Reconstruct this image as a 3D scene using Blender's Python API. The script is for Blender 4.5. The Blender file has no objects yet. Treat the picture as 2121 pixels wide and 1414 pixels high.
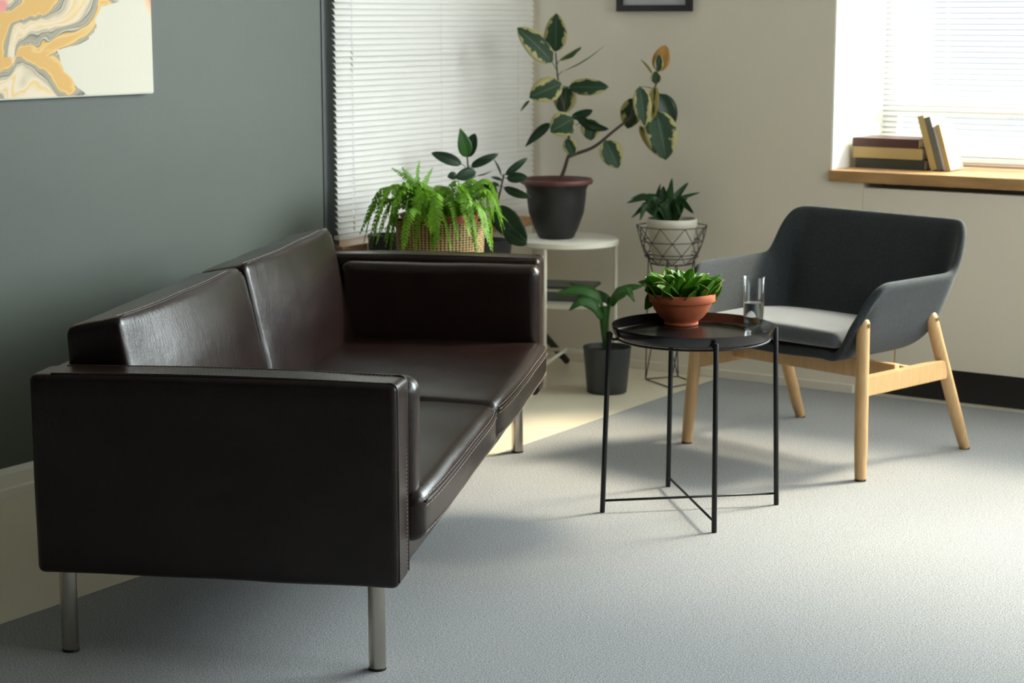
import bpy, bmesh, math, random
from mathutils import Vector, Matrix, noise
random.seed(7)
SC = bpy.context.scene
COL = SC.collection
PI = math.pi
R = math.radians

# ---------------------------------------------------------------- camera model (2121x1414)
F = 3845.0; P = math.atan(667 / F); H = 1.37; CX, CY = 1060.5, 707.0
YAW = R(33.6)
HD = (-math.sin(YAW), math.cos(YAW)); RT = (math.cos(YAW), math.sin(YAW))
def ray(x, y):
    a = (x - CX) / F; b = (CY - y) / F
    f = math.cos(P) + b * math.sin(P); u = -math.sin(P) + b * math.cos(P)
    return (HD[0] * f + RT[0] * a, HD[1] * f + RT[1] * a, u)
def at(x, y, D):
    """world point seen at a pixel at ground distance D along the camera heading"""
    r = ray(x, y); t = D / (r[0] * HD[0] + r[1] * HD[1])
    return Vector((r[0] * t, r[1] * t, H + r[2] * t))
def atz(x, y, z=0):
    r = ray(x, y); t = (z - H) / r[2]
    return Vector((r[0] * t, r[1] * t, z))

# ---------------------------------------------------------------- materials
def mat(name, color=(.5, .5, .5), rough=.5, metal=0, spec=.5, bump=None, var=None, trans=0, sheen=0, coat=0, ior=None, emit=None, coords='Object', subs=0):
    m = bpy.data.materials.new(name); m.use_nodes = True
    nt = m.node_tree; N = nt.nodes; L = nt.links
    b = N['Principled BSDF']
    b.inputs['Base Color'].default_value = (*color, 1)
    b.inputs['Roughness'].default_value = rough
    b.inputs['Metallic'].default_value = metal
    b.inputs['Specular IOR Level'].default_value = spec
    b.inputs['Transmission Weight'].default_value = trans
    b.inputs['Sheen Weight'].default_value = sheen
    b.inputs['Coat Weight'].default_value = coat
    if ior: b.inputs['IOR'].default_value = ior
    tc = N.new('ShaderNodeTexCoord')
    if var:  # (scale, amount, detail, stretch)
        sc, amt, det, st = var
        mp = N.new('ShaderNodeMapping'); mp.inputs['Scale'].default_value = st
        L.new(tc.outputs[coords], mp.inputs['Vector'])
        nz = N.new('ShaderNodeTexNoise'); nz.inputs['Scale'].default_value = sc; nz.inputs['Detail'].default_value = det
        L.new(mp.outputs[0], nz.inputs['Vector'])
        rp = N.new('ShaderNodeValToRGB')
        rp.color_ramp.elements[0].position = .3; rp.color_ramp.elements[1].position = .7
        rp.color_ramp.elements[0].color = (*[c * (1 - amt) for c in color], 1)
        rp.color_ramp.elements[1].color = (*[min(1, c * (1 + amt)) for c in color], 1)
        L.new(nz.outputs['Fac'], rp.inputs['Fac']); L.new(rp.outputs[0], b.inputs['Base Color'])
    if bump:  # list of (scale, strength, distance, stretch)
        prev = None
        for sc, stg, dist, st in bump:
            mp = N.new('ShaderNodeMapping'); mp.inputs['Scale'].default_value = st
            L.new(tc.outputs[coords], mp.inputs['Vector'])
            nz = N.new('ShaderNodeTexNoise'); nz.inputs['Scale'].default_value = sc; nz.inputs['Detail'].default_value = 4
            L.new(mp.outputs[0], nz.inputs['Vector'])
            bp = N.new('ShaderNodeBump'); bp.inputs['Strength'].default_value = stg; bp.inputs['Distance'].default_value = dist
            L.new(nz.outputs['Fac'], bp.inputs['Height'])
            if prev: L.new(prev.outputs[0], bp.inputs['Normal'])
            prev = bp
        L.new(prev.outputs[0], b.inputs['Normal'])
    return m
I3 = (1, 1, 1)
M = {}
M['green_wall'] = mat('green wall paint', (.070, .082, .066), .6, bump=[(60, .15, .002, I3)], var=(1.2, .07, 3, I3), coords='Object')
M['white_wall'] = mat('warm white wall paint', (.74, .685, .575), .75, bump=[(80, .12, .002, I3)])
M['reveal'] = mat('white reveal paint', (.8, .8, .76), .7)
M['charcoal'] = mat('charcoal trim paint', (.035, .045, .045), .5)
M['baseboard'] = mat('white baseboard', (.84, .83, .75), .4)
M['ceiling'] = mat('ceiling', (.6, .59, .55), .9)
M['floor'] = mat('cream vinyl floor', (.78, .72, .57), .30, bump=[(9, .05, .002, I3)], var=(2.5, .04, 3, I3))
M['carpet'] = mat('grey carpet pile', (.305, .312, .315), .95, spec=.1, sheen=.15, bump=[(520, .7, .003, I3)], var=(280, .6, 2, I3))
M['leather'] = mat('dark brown leather', (.0115, .0050, .0040), .27, spec=.41, coat=.0,
                   bump=[(480, .34, .0012, (1, 1, .6)), (80, .32, .0018, (1.5, 2.2, .5)), (14, .12, .005, (1, 1.6, .7)), (5, .22, .01, I3)], var=(12, .25, 4, I3))
M['thread'] = mat('tan thread', (.30, .23, .18), .7)
M['piping'] = mat('dark leather piping', (.018, .011, .01), .35)
M['steel'] = mat('brushed steel', (.50, .46, .40), .26, metal=1, bump=[(300, .05, .001, (1, 1, .02))])
M['black_metal'] = mat('black powder coated metal', (.005, .006, .007), .42, spec=.35)
M['tray_black'] = mat('black tray enamel', (.006, .007, .008), .17, spec=.6)
M['white_metal'] = mat('white powder coated metal', (.80, .77, .68), .4)
M['grey_wire'] = mat('grey wire', (.05, .05, .048), .45, metal=.3)
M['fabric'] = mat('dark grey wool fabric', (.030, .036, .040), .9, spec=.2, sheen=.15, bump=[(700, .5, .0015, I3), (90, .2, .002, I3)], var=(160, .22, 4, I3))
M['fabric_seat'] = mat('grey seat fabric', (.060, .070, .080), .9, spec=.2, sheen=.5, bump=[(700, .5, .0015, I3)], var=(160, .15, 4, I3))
M['birch'] = mat('birch wood', (.52, .33, .155), .45, bump=[(40, .1, .001, (1, 1, .1))], var=(14, .10, 5, (6, 6, .6)))
M['sill_wood'] = mat('oiled oak sill', (.42, .24, .10), .42, bump=[(30, .1, .001, (.2, 1, 1))], var=(7, .18, 6, (1.2, 10, 10)))
M['terracotta'] = mat('terracotta clay', (.40, .105, .045), .75, spec=.25, bump=[(120, .2, .001, I3)], var=(18, .12, 4, I3))
M['black_pot'] = mat('black plastic pot', (.012, .012, .013), .5)
M['rust_rim'] = mat('reddish brown glazed rim', (.11, .035, .03), .5)
M['grey_pot'] = mat('dark grey plastic pot', (.035, .04, .044), .5)
M['white_pot'] = mat('white ceramic pot', (.62, .59, .50), .5)
M['soil'] = mat('potting soil', (.02, .014, .01), 1, bump=[(60, 1, .01, I3)])
M['stem_brown'] = mat('brown woody stem', (.07, .045, .03), .8, bump=[(50, .4, .003, I3)])
M['stem_green'] = mat('green stem', (.07, .12, .035), .6)
M['book_brown'] = mat('brown book cover', (.07, .028, .022), .5)
M['book_tan'] = mat('tan book cover', (.46, .34, .14), .6)
M['book_dark'] = mat('dark olive book cover', (.035, .038, .028), .5)
M['book_grey'] = mat('grey book cover', (.13, .135, .12), .5)
M['book_white'] = mat('pale book cover', (.42, .42, .41), .5)
M['paper'] = mat('page paper', (.7, .66, .52), .8, bump=[(30, .5, .002, (1, 1, 30))])
M['frame_black'] = mat('black picture frame', (.01, .01, .011), .4)
M['mat_white'] = mat('grey white paper mount', (.50, .50, .53), .7)
M['upvc'] = mat('window frame', (.45, .45, .44), .4)
M['red_pot'] = mat('red clay inner pot', (.42, .09, .05), .7)
M['glass_pane'] = None

def leafmat(name, green, edge=None, edge_w=.2, rough=.4, trl=.25, midrib=1.5):
    m = bpy.data.materials.new(name); m.use_nodes = True
    nt = m.node_tree; N = nt.nodes; L = nt.links
    b = N['Principled BSDF']; b.inputs['Roughness'].default_value = rough; b.inputs['Specular IOR Level'].default_value = .3
    out = N['Material Output']
    uv = N.new('ShaderNodeUVMap'); sep = N.new('ShaderNodeSeparateXYZ'); L.new(uv.outputs[0], sep.inputs[0])
    # |v-.5|*2
    s = N.new('ShaderNodeMath'); s.operation = 'SUBTRACT'; s.inputs[1].default_value = .5; L.new(sep.outputs['Y'], s.inputs[0])
    a = N.new('ShaderNodeMath'); a.operation = 'ABSOLUTE'; L.new(s.outputs[0], a.inputs[0])
    d = N.new('ShaderNodeMath'); d.operation = 'MULTIPLY'; d.inputs[1].default_value = 2; L.new(a.outputs[0], d.inputs[0])
    tc = N.new('ShaderNodeTexCoord')
    nz = N.new('ShaderNodeTexNoise'); nz.inputs['Scale'].default_value = 26; nz.inputs['Detail'].default_value = 3
    L.new(tc.outputs['Object'], nz.inputs['Vector'])
    base = N.new('ShaderNodeMixRGB'); base.inputs['Color1'].default_value = (*[c * .75 for c in green], 1); base.inputs['Color2'].default_value = (*[min(1, c * 1.3) for c in green], 1)
    L.new(nz.outputs['Fac'], base.inputs['Fac'])
    last = base
    if edge:
        nz2 = N.new('ShaderNodeTexNoise'); nz2.inputs['Scale'].default_value = 22; nz2.inputs['Detail'].default_value = 4
        L.new(tc.outputs['Object'], nz2.inputs['Vector'])
        mm = N.new('ShaderNodeMath'); mm.operation = 'MULTIPLY_ADD'; mm.inputs[1].default_value = 1.5; nz2.inputs['Scale'].default_value = 30; L.new(nz2.outputs['Fac'], mm.inputs[0]); L.new(d.outputs[0], mm.inputs[2])
        rp = N.new('ShaderNodeValToRGB'); rp.color_ramp.elements[0].position = 0; rp.color_ramp.elements[1].position = 1
        mr = N.new('ShaderNodeMapRange'); mr.inputs['From Min'].default_value = 1.75 - edge_w - .06; mr.inputs['From Max'].default_value = 1.75 - edge_w + .06
        L.new(mm.outputs[0], mr.inputs['Value'])
        mx = N.new('ShaderNodeMixRGB'); mx.inputs['Color2'].default_value = (*edge, 1)
        L.new(mr.outputs[0], mx.inputs['Fac']); L.new(last.outputs[0], mx.inputs['Color1']); last = mx
    rib = N.new('ShaderNodeMapRange'); rib.inputs['From Min'].default_value = .10; rib.inputs['From Max'].default_value = .03
    L.new(d.outputs[0], rib.inputs['Value'])
    mx2 = N.new('ShaderNodeMixRGB'); mx2.inputs['Color2'].default_value = (*[min(1, c * midrib + .02) for c in green], 1)
    L.new(rib.outputs[0], mx2.inputs['Fac']); L.new(last.outputs[0], mx2.inputs['Color1']); last = mx2
    L.new(last.outputs[0], b.inputs['Base Color'])
    t = N.new('ShaderNodeBsdfTranslucent')
    br = N.new('ShaderNodeMixRGB'); br.blend_type = 'MULTIPLY'; br.inputs['Fac'].default_value = 1; br.inputs['Color2'].default_value = (1.0, 1.0, .55, 1)
    L.new(last.outputs[0], br.inputs['Color1']); L.new(br.outputs[0], t.inputs['Color'])
    ms = N.new('ShaderNodeMixShader'); ms.inputs['Fac'].default_value = trl
    L.new(b.outputs[0], ms.inputs[1]); L.new(t.outputs[0], ms.inputs[2]); L.new(ms.outputs[0], out.inputs['Surface'])
    return m
M['leaf_var'] = leafmat('variegated rubber leaf', (.028, .062, .030), (.45, .41, .18), .27, .5, .2, 1.7)
M['leaf_var_small'] = leafmat('variegated leaf mostly cream', (.03, .06, .025), (.45, .36, .12), .75, .4, .25, 2.0)
M['leaf_orange'] = leafmat('young orange cream leaf', (.50, .27, .08), None, 0, .4, .3, 1.1)
M['leaf_dark'] = leafmat('dark rubber leaf', (.018, .045, .022), None, 0, .3, .12, 1.6)
M['leaf_fern'] = leafmat('fern leaflet green', (.17, .36, .032), None, 0, .5, .4, 1.1)
M['leaf_strap'] = leafmat('strap leaf green', (.022, .065, .018), None, 0, .38, .2, 1.3)
M['leaf_bowl'] = leafmat('glossy bright green leaf', (.065, .20, .014), (.34, .46, .08), .03, .24, .35, 1.7)
M['leaf_lily'] = leafmat('mid green drooping leaf', (.035, .12, .02), None, 0, .4, .3, 1.4)

def translucent_mat(name, col, trl, rough=.5):
    m = bpy.data.materials.new(name); m.use_nodes = True
    nt = m.node_tree; N = nt.nodes; L = nt.links
    b = N['Principled BSDF']; b.inputs['Base Color'].default_value = (*col, 1); b.inputs['Roughness'].default_value = rough
    t = N.new('ShaderNodeBsdfTranslucent'); t.inputs['Color'].default_value = (*col, 1)
    ms = N.new('ShaderNodeMixShader'); ms.inputs['Fac'].default_value = trl
    L.new(b.outputs[0], ms.inputs[1]); L.new(t.outputs[0], ms.inputs[2]); L.new(ms.outputs[0], N['Material Output'].inputs['Surface'])
    return m
M['slat'] = translucent_mat('white blind slat', (.78, .76, .72), .32)
M['slat_r'] = translucent_mat('bright white blind slat', (.85, .85, .83), .45)
def glassmat(name, col=(1, 1, 1), ior=1.45):
    m = bpy.data.materials.new(name); m.use_nodes = True
    b = m.node_tree.nodes['Principled BSDF']
    b.inputs['Base Color'].default_value = (*col, 1); b.inputs['Roughness'].default_value = .0
    b.inputs['Transmission Weight'].default_value = 1; b.inputs['IOR'].default_value = ior
    return m
def thinglass():
    m = bpy.data.materials.new('clear drinking glass'); m.use_nodes = True
    nt = m.node_tree; N = nt.nodes; L = nt.links
    t = N.new('ShaderNodeBsdfTransparent'); t.inputs['Color'].default_value = (.965, .975, .975, 1)
    g = N.new('ShaderNodeBsdfGlossy'); g.inputs['Roughness'].default_value = .02
    lw = N.new('ShaderNodeLayerWeight'); lw.inputs['Blend'].default_value = .5
    pw = N.new('ShaderNodeMath'); pw.operation = 'POWER'; pw.inputs[1].default_value = 4; L.new(lw.outputs['Facing'], pw.inputs[0])
    fr = N.new('ShaderNodeMath'); fr.operation = 'MULTIPLY_ADD'; fr.inputs[1].default_value = .5; fr.inputs[2].default_value = .03; L.new(pw.outputs[0], fr.inputs[0])
    ms = N.new('ShaderNodeMixShader')
    L.new(fr.outputs[0], ms.inputs['Fac']); L.new(t.outputs[0], ms.inputs[1]); L.new(g.outputs[0], ms.inputs[2]); L.new(ms.outputs[0], N['Material Output'].inputs['Surface'])
    return m
M['glass'] = thinglass()
M['water'] = glassmat('water', (.97, .985, 1), 1.33)
def panemat():
    m = bpy.data.materials.new('window pane glass'); m.use_nodes = True
    nt = m.node_tree; N = nt.nodes; L = nt.links
    t = N.new('ShaderNodeBsdfTransparent'); t.inputs['Color'].default_value = (.93, .95, .94, 1)
    g = N.new('ShaderNodeBsdfGlossy'); g.inputs['Roughness'].default_value = .02
    ms = N.new('ShaderNodeMixShader'); ms.inputs['Fac'].default_value = .05
    L.new(t.outputs[0], ms.inputs[1]); L.new(g.outputs[0], ms.inputs[2]); L.new(ms.outputs[0], N['Material Output'].inputs['Surface'])
    return m
M['pane'] = panemat()

# ---------------------------------------------------------------- mesh helpers
def obj(name, bm, m, parent=None, smooth=False, loc=None, mods=None, auto=None):
    me = bpy.data.meshes.new(name)
    bmesh.ops.recalc_face_normals(bm, faces=bm.faces[:])
    bm.to_mesh(me); bm.free()
    if m: 
        for x in (m if isinstance(m, (list, tuple)) else [m]): me.materials.append(x)
    if smooth:
        for p in me.polygons: p.use_smooth = True
    if auto is not None:
        for p in me.polygons: p.use_smooth = True
        try: me.set_sharp_from_angle(angle=R(auto))
        except Exception: pass
    o = bpy.data.objects.new(name, me); COL.objects.link(o)
    if parent: o.parent = parent
    if loc: o.location = loc
    return o
def thing(name, label, cat, loc=(0, 0, 0), rz=0, group=None):
    o = bpy.data.objects.new(name, None); COL.objects.link(o); o.location = loc; o.rotation_euler = (0, 0, rz)
    o.empty_display_size = .05
    o['label'] = label; o['category'] = cat
    if group: o['group'] = group
    return o
def tag(o, label, cat, group=None):
    o['label'] = label; o['category'] = cat
    if group: o['group'] = group
    return o
def struct(o, label=None):
    o['kind'] = 'structure'
    if label: o['label'] = label
    return o
def box(bm, x0, x1, y0, y1, z0, z1, M4=None):
    vs = [bm.verts.new((x, y, z)) for z in (z0, z1) for y in (y0, y1) for x in (x0, x1)]
    if M4 is not None:
        for v in vs: v.co = M4 @ v.co
    for f in ((0, 2, 3, 1), (4, 5, 7, 6), (0, 1, 5, 4), (2, 6, 7, 3), (0, 4, 6, 2), (1, 3, 7, 5)):
        bm.faces.new([vs[i] for i in f])
    return vs
def boxbm(*a, bevel=0, seg=2):
    bm = bmesh.new(); box(bm, *a)
    if bevel: bmesh.ops.bevel(bm, geom=bm.edges[:], offset=bevel, segments=seg, affect='EDGES', profile=.5)
    return bm
def softbox(x0, x1, y0, y1, z0, z1, r, n=14, k=5, f=None):
    """rounded box as a dense grid; f(Vector)->Vector deforms it"""
    c = Vector(((x0 + x1) / 2, (y0 + y1) / 2, (z0 + z1) / 2)); h = Vector(((x1 - x0) / 2, (y1 - y0) / 2, (z1 - z0) / 2))
    bm = bmesh.new()
    cs = []
    for i in range(3):
        rr = min(r, h[i] * .999)
        inner = h[i] - rr
        edge = [inner + rr * math.sin(j / k * PI / 2) for j in range(k + 1)]   # dense at rounding
        mid = [-inner + 2 * inner * j / n for j in range(n + 1)]
        full = [-e for e in reversed(edge)] [:-1] + mid + edge[1:]
        cs.append(full)
    vmap = {}
    def V(p):
        key = tuple(round(q, 6) for q in p)
        if key in vmap: return vmap[key]
        q = Vector(p)
        inn = Vector([max(-(h[i] - min(r, h[i] * .999)), min(h[i] - min(r, h[i] * .999), q[i])) for i in range(3)])
        d = q - inn
        if d.length > 1e-9: q = inn + d.normalized() * min(r, min(h) * .999) if True else q
        w = c + q
        if f: w = f(w)
        v = bm.verts.new(w); vmap[key] = v; return v
    for ax in range(3):
        a, b = [i for i in range(3) if i != ax]
        for sgn in (-1, 1):
            A, B = cs[a], cs[b]
            for i in range(len(A) - 1):
                for j in range(len(B) - 1):
                    def pt(u, w):
                        p = [0, 0, 0]; p[ax] = sgn * h[ax]; p[a] = u; p[b] = w; return p
                    q = [V(pt(A[i], B[j])), V(pt(A[i + 1], B[j])), V(pt(A[i + 1], B[j + 1])), V(pt(A[i], B[j + 1]))]
                    if len(set(q)) == 4:
                        try: bm.faces.new(q)
                        except ValueError: pass
    return bm
def tube(bm, pts, r, seg=10, closed=False, radii=None, cap=True):
    pts = [Vector(p) for p in pts]; n = len(pts); rings = []
    up = None
    for i, p in enumerate(pts):
        if closed: t = pts[(i + 1) % n] - pts[(i - 1) % n]
        else: t = pts[min(i + 1, n - 1)] - pts[max(i - 1, 0)]
        t.normalize()
        if up is None:
            up = Vector((0, 0, 1)) if abs(t.z) < .9 else Vector((1, 0, 0))
        s = t.cross(up)
        if s.length < 1e-6: s = t.orthogonal()
        s.normalize(); up = s.cross(t).normalized()
        rr = radii[i] if radii else r
        rings.append([bm.verts.new(p + (s * math.cos(2 * PI * j / seg) + up * math.sin(2 * PI * j / seg)) * rr) for j in range(seg)])
    m = n if closed else n - 1
    for i in range(m):
        A, B = rings[i], rings[(i + 1) % n]
        for j in range(seg):
            bm.faces.new((A[j], A[(j + 1) % seg], B[(j + 1) % seg], B[j]))
    if cap and not closed:
        bm.faces.new(rings[0]); bm.faces.new(rings[-1])
def lathe(bm, prof, seg=48, c=(0, 0, 0), closed=False):
    rings = []
    for r, z in prof:
        if r < 1e-5: rings.append([bm.verts.new((c[0], c[1], c[2] + z))])
        else: rings.append([bm.verts.new((c[0] + r * math.cos(2 * PI * j / seg), c[1] + r * math.sin(2 * PI * j / seg), c[2] + z)) for j in range(seg)])
    rg = list(zip(rings, rings[1:]))
    if closed: rg.append((rings[-1], rings[0]))
    for A, B in rg:
        if len(A) == 1 and len(B) == 1: continue
        for j in range(seg):
            k = (j + 1) % seg
            if len(A) == 1: bm.faces.new((A[0], B[k], B[j]))
            elif len(B) == 1: bm.faces.new((A[j], A[k], B[0]))
            else: bm.faces.new((A[j], A[k], B[k], B[j]))
def smoothpath(pts, n=6):
    pts = [Vector(p) for p in pts]; out = []
    for i in range(len(pts) - 1):
        p0 = pts[max(i - 1, 0)]; p1 = pts[i]; p2 = pts[i + 1]; p3 = pts[min(i + 2, len(pts) - 1)]
        for j in range(n):
            t = j / n
            out.append(.5 * ((2 * p1) + (-p0 + p2) * t + (2 * p0 - 5 * p1 + 4 * p2 - p3) * t * t + (-p0 + 3 * p1 - 3 * p2 + p3) * t ** 3))
    out.append(pts[-1]); return out

def leaf_bm(base, tip, width, facing, shape='oval', droop=0, fold=.15, petiole=0, nu=12, wav=0, seed=0):
    """leaf as one smooth surface with thickness. facing = the direction the upper side looks"""
    base, tip = Vector(base), Vector(tip)
    d = tip - base; Ln = d.length; d.normalize()
    nrm = Vector(facing); nrm = (nrm - d * nrm.dot(d)).normalized()
    w = d.cross(nrm).normalized()
    bm = bmesh.new(); uvl = bm.loops.layers.uv.new('UVMap')
    rows = []
    nv = 6
    rnd = random.Random(seed)
    ph = rnd.random() * 6
    for i in range(nu + 1):
        t = i / nu
        if shape == 'oval': hw = math.sin(PI * min(1, t ** .85)) ** .62
        elif shape == 'lance': hw = (math.sin(PI * t ** .7) ** .9)
        elif shape == 'strap': hw = min(1, (t * 5 + .35)) * (1 - t ** 3) ** .8
        elif shape == 'heart': hw = math.sin(PI * t ** .6) ** .8
        hw = max(hw, .015) * width / 2
        cen = base + d * (t * Ln) + nrm * (droop * Ln * (4 * t * (1 - t)) )
        row = []
        for j in range(nv + 1):
            s = j / nv * 2 - 1
            p = cen + w * (s * hw) + nrm * (fold * hw * (abs(s) ** 1.3)) + nrm * (wav * hw * math.sin(t * 9 + ph) * abs(s))
            row.append((bm.verts.new(p), (t, (s + 1) / 2)))
        rows.append(row)
    for i in range(nu):
        for j in range(nv):
            q = [rows[i][j], rows[i + 1][j], rows[i + 1][j + 1], rows[i][j + 1]]
            f = bm.faces.new([a[0] for a in q])
            for lp, a in zip(f.loops, q): lp[uvl].uv = a[1]
            f.smooth = True
    return bm
def leaf_obj(name, bm, m, parent, thick=.0008):
    me = bpy.data.meshes.new(name); bm.to_mesh(me); bm.free(); me.materials.append(m)
    o = bpy.data.objects.new(name, me); COL.objects.link(o); o.parent = parent
    o.matrix_parent_inverse = Matrix()
    md = o.modifiers.new('thickness', 'SOLIDIFY'); md.thickness = thick
    return o
TOCAM = Vector((-HD[0], -HD[1], .25)).normalized()
def rot_about(v, axis, ang): return Matrix.Rotation(ang, 3, Vector(axis)) @ Vector(v)

# ================================================================= ROOM
LX = -4.12; BY = 6.35; CZ = 3.0; RX = 1.5; FY = -1.6
G0, G1 = 5.02, 6.305        # left window opening (y)
WX0, WX1 = -2.81, 1.1      # right window opening (x)
SILL = .825; HEAD = 2.72
bm = boxbm(LX - .5, RX + .3, FY - .2, BY + .8, -.15, -.002)
struct(obj('floor', bm, M['floor']), 'cream vinyl floor')
bm = boxbm(-3.245, RX, FY, BY - .002, -.0018, 0, bevel=.002)
o = obj('carpet', bm, M['carpet']); tag(o, 'large flat grey low-pile carpet covering most of the cream floor', 'carpet')
struct(obj('ceiling', boxbm(LX - .6, RX + .3, FY - .2, BY + .8, CZ, CZ + .1), M['ceiling']))
# left wall
bm = bmesh.new(); box(bm, LX - .45, LX, FY - .2, G0, -.01, CZ)
struct(obj('wall_left', bm, M['green_wall']), 'grey green painted wall behind the sofa')
bm = bmesh.new(); box(bm, LX - .45, LX, G0, G1, -.01, .545); box(bm, LX - .45, LX, G1, BY + .45, -.01, CZ); box(bm, LX - .45, LX, G0, G1, 2.35, CZ)
struct(obj('wall_left_window', bm, M['white_wall']))
# charcoal strip at the window edge
struct(obj('trim_1', boxbm(LX - .002, LX + .004, G0 - .005, G0 + .075, .09, 2.4, bevel=.002), M['charcoal']), 'charcoal vertical trim beside the blind')
# back wall with window opening and heater niche
bm = bmesh.new()
box(bm, LX, WX0, BY, BY + .55, -.01, CZ)
box(bm, WX0, WX1, BY, BY + .55, HEAD, CZ)
box(bm, WX1, RX + .2, BY, BY + .55, -.01, CZ)
box(bm, WX0, -2.68, BY, BY + .55, -.01, .782)
box(bm, -2.68, WX1, BY + .20, BY + .55, -.01, .782)
struct(obj('wall_back', bm, M['white_wall']), 'warm white wall with the bright window')
bm = boxbm(-2.6795, WX1, BY + .0, BY + .03, .125, .765, bevel=.0015)
struct(obj('trim_2', bm, M['white_wall']), 'flat panel closing the niche below the window')
struct(obj('niche_shade_block', boxbm(-2.675, WX1, BY + .06, BY + .198, -.005, .14), M['black_pot']), 'black block painting in the shade of the recess below the niche panel')  # recess shade put in as a solid black block behind the panel gap
RWM = mat('warm grey wall paint', (.55, .53, .47), .8)
V0, V1 = 3.6, 5.7
bm = bmesh.new(); box(bm, RX, RX + .2, FY - .2, V0, -.01, CZ); box(bm, RX, RX + .2, V1, BY + .55, -.01, CZ); box(bm, RX, RX + .2, V0, V1, -.01, .95); box(bm, RX, RX + .2, V0, V1, 2.72, CZ)
struct(obj('wall_right', bm, RWM))
w3 = thing('window_3', 'window in the right wall, outside the picture', 'window'); del w3['category']; struct(w3)
bm = bmesh.new()
for y in (V0 + .03, (V0 + V1) / 2, V1 - .03): box(bm, RX + .08, RX + .13, y - .03, y + .03, .95, 2.72)
for z in (.98, 2.69): box(bm, RX + .081, RX + .129, V0, V1, z - .03, z + .03)
obj('window_frame', bm, M['upvc'], w3)
obj('window_pane', boxbm(RX + .10, RX + .106, V0 + .01, V1 - .01, .96, 2.71), M['pane'], w3)
struct(obj('wall_front', boxbm(LX, RX, FY - .2, FY, -.01, CZ), mat('dark grey wall paint', (.10, .10, .095), .8)))
# baseboard left: stepped profile
bm = bmesh.new()
prof = [(0, -.002), (.018, -.002), (.018, .030), (.014, .036), (.014, .075), (.009, .085), (0, .09)]
A = [bm.verts.new((LX + x, FY, z)) for x, z in prof]; B = [bm.verts.new((LX + x, G0 - .01, z)) for x, z in prof]
for i in range(len(prof)): bm.faces.new((A[i], A[(i + 1) % len(prof)], B[(i + 1) % len(prof)], B[i]))
bm.faces.new(A); bm.faces.new(B)
struct(obj('baseboard_left', bm, M['baseboard']), 'white moulded baseboard below the green wall')
struct(obj('baseboard_back', boxbm(LX + .002, -2.69, BY - .012, BY, -.002, .032, bevel=.003), M['white_wall']), 'low cream baseboard on the back wall')

# ---- right window
bm = boxbm(WX0 - .002, WX1, BY - .015, BY + .52, .783, SILL, bevel=.004)
struct(obj('trim_4', bm, M['sill_wood']), 'wooden window sill holding the books')
for nm, a in (('trim_5', (WX0 - .0, WX0 + .006, BY + .002, BY + .52, SILL, HEAD)), ('trim_6', (WX1 - .006, WX1, BY + .002, BY + .52, SILL, HEAD)), ('trim_7', (WX0, WX1, BY + .002, BY + .52, HEAD - .006, HEAD))):
    struct(obj(nm, boxbm(*a), M['reveal']), 'white window reveal lining')
wr = thing('window_1', 'bright window', 'window'); del wr['category']; struct(wr, 'bright window behind the white blind')
bm = bmesh.new(); fy = BY + .49
for x in (WX0 + .035, (WX0 + WX1) / 2, WX1 - .035): box(bm, x - .03, x + .03, fy - .025, fy + .025, SILL, HEAD)
for z in (SILL + .03, 1.04, HEAD - .03): box(bm, WX0, WX1, fy - .024, fy + .024, z - .025, z + .025)
obj('window_frame', bm, M['upvc'], wr)
obj('window_pane', boxbm(WX0 + .01, WX1 - .01, fy - .003, fy + .003, SILL + .01, HEAD - .01), M['pane'], wr)

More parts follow.
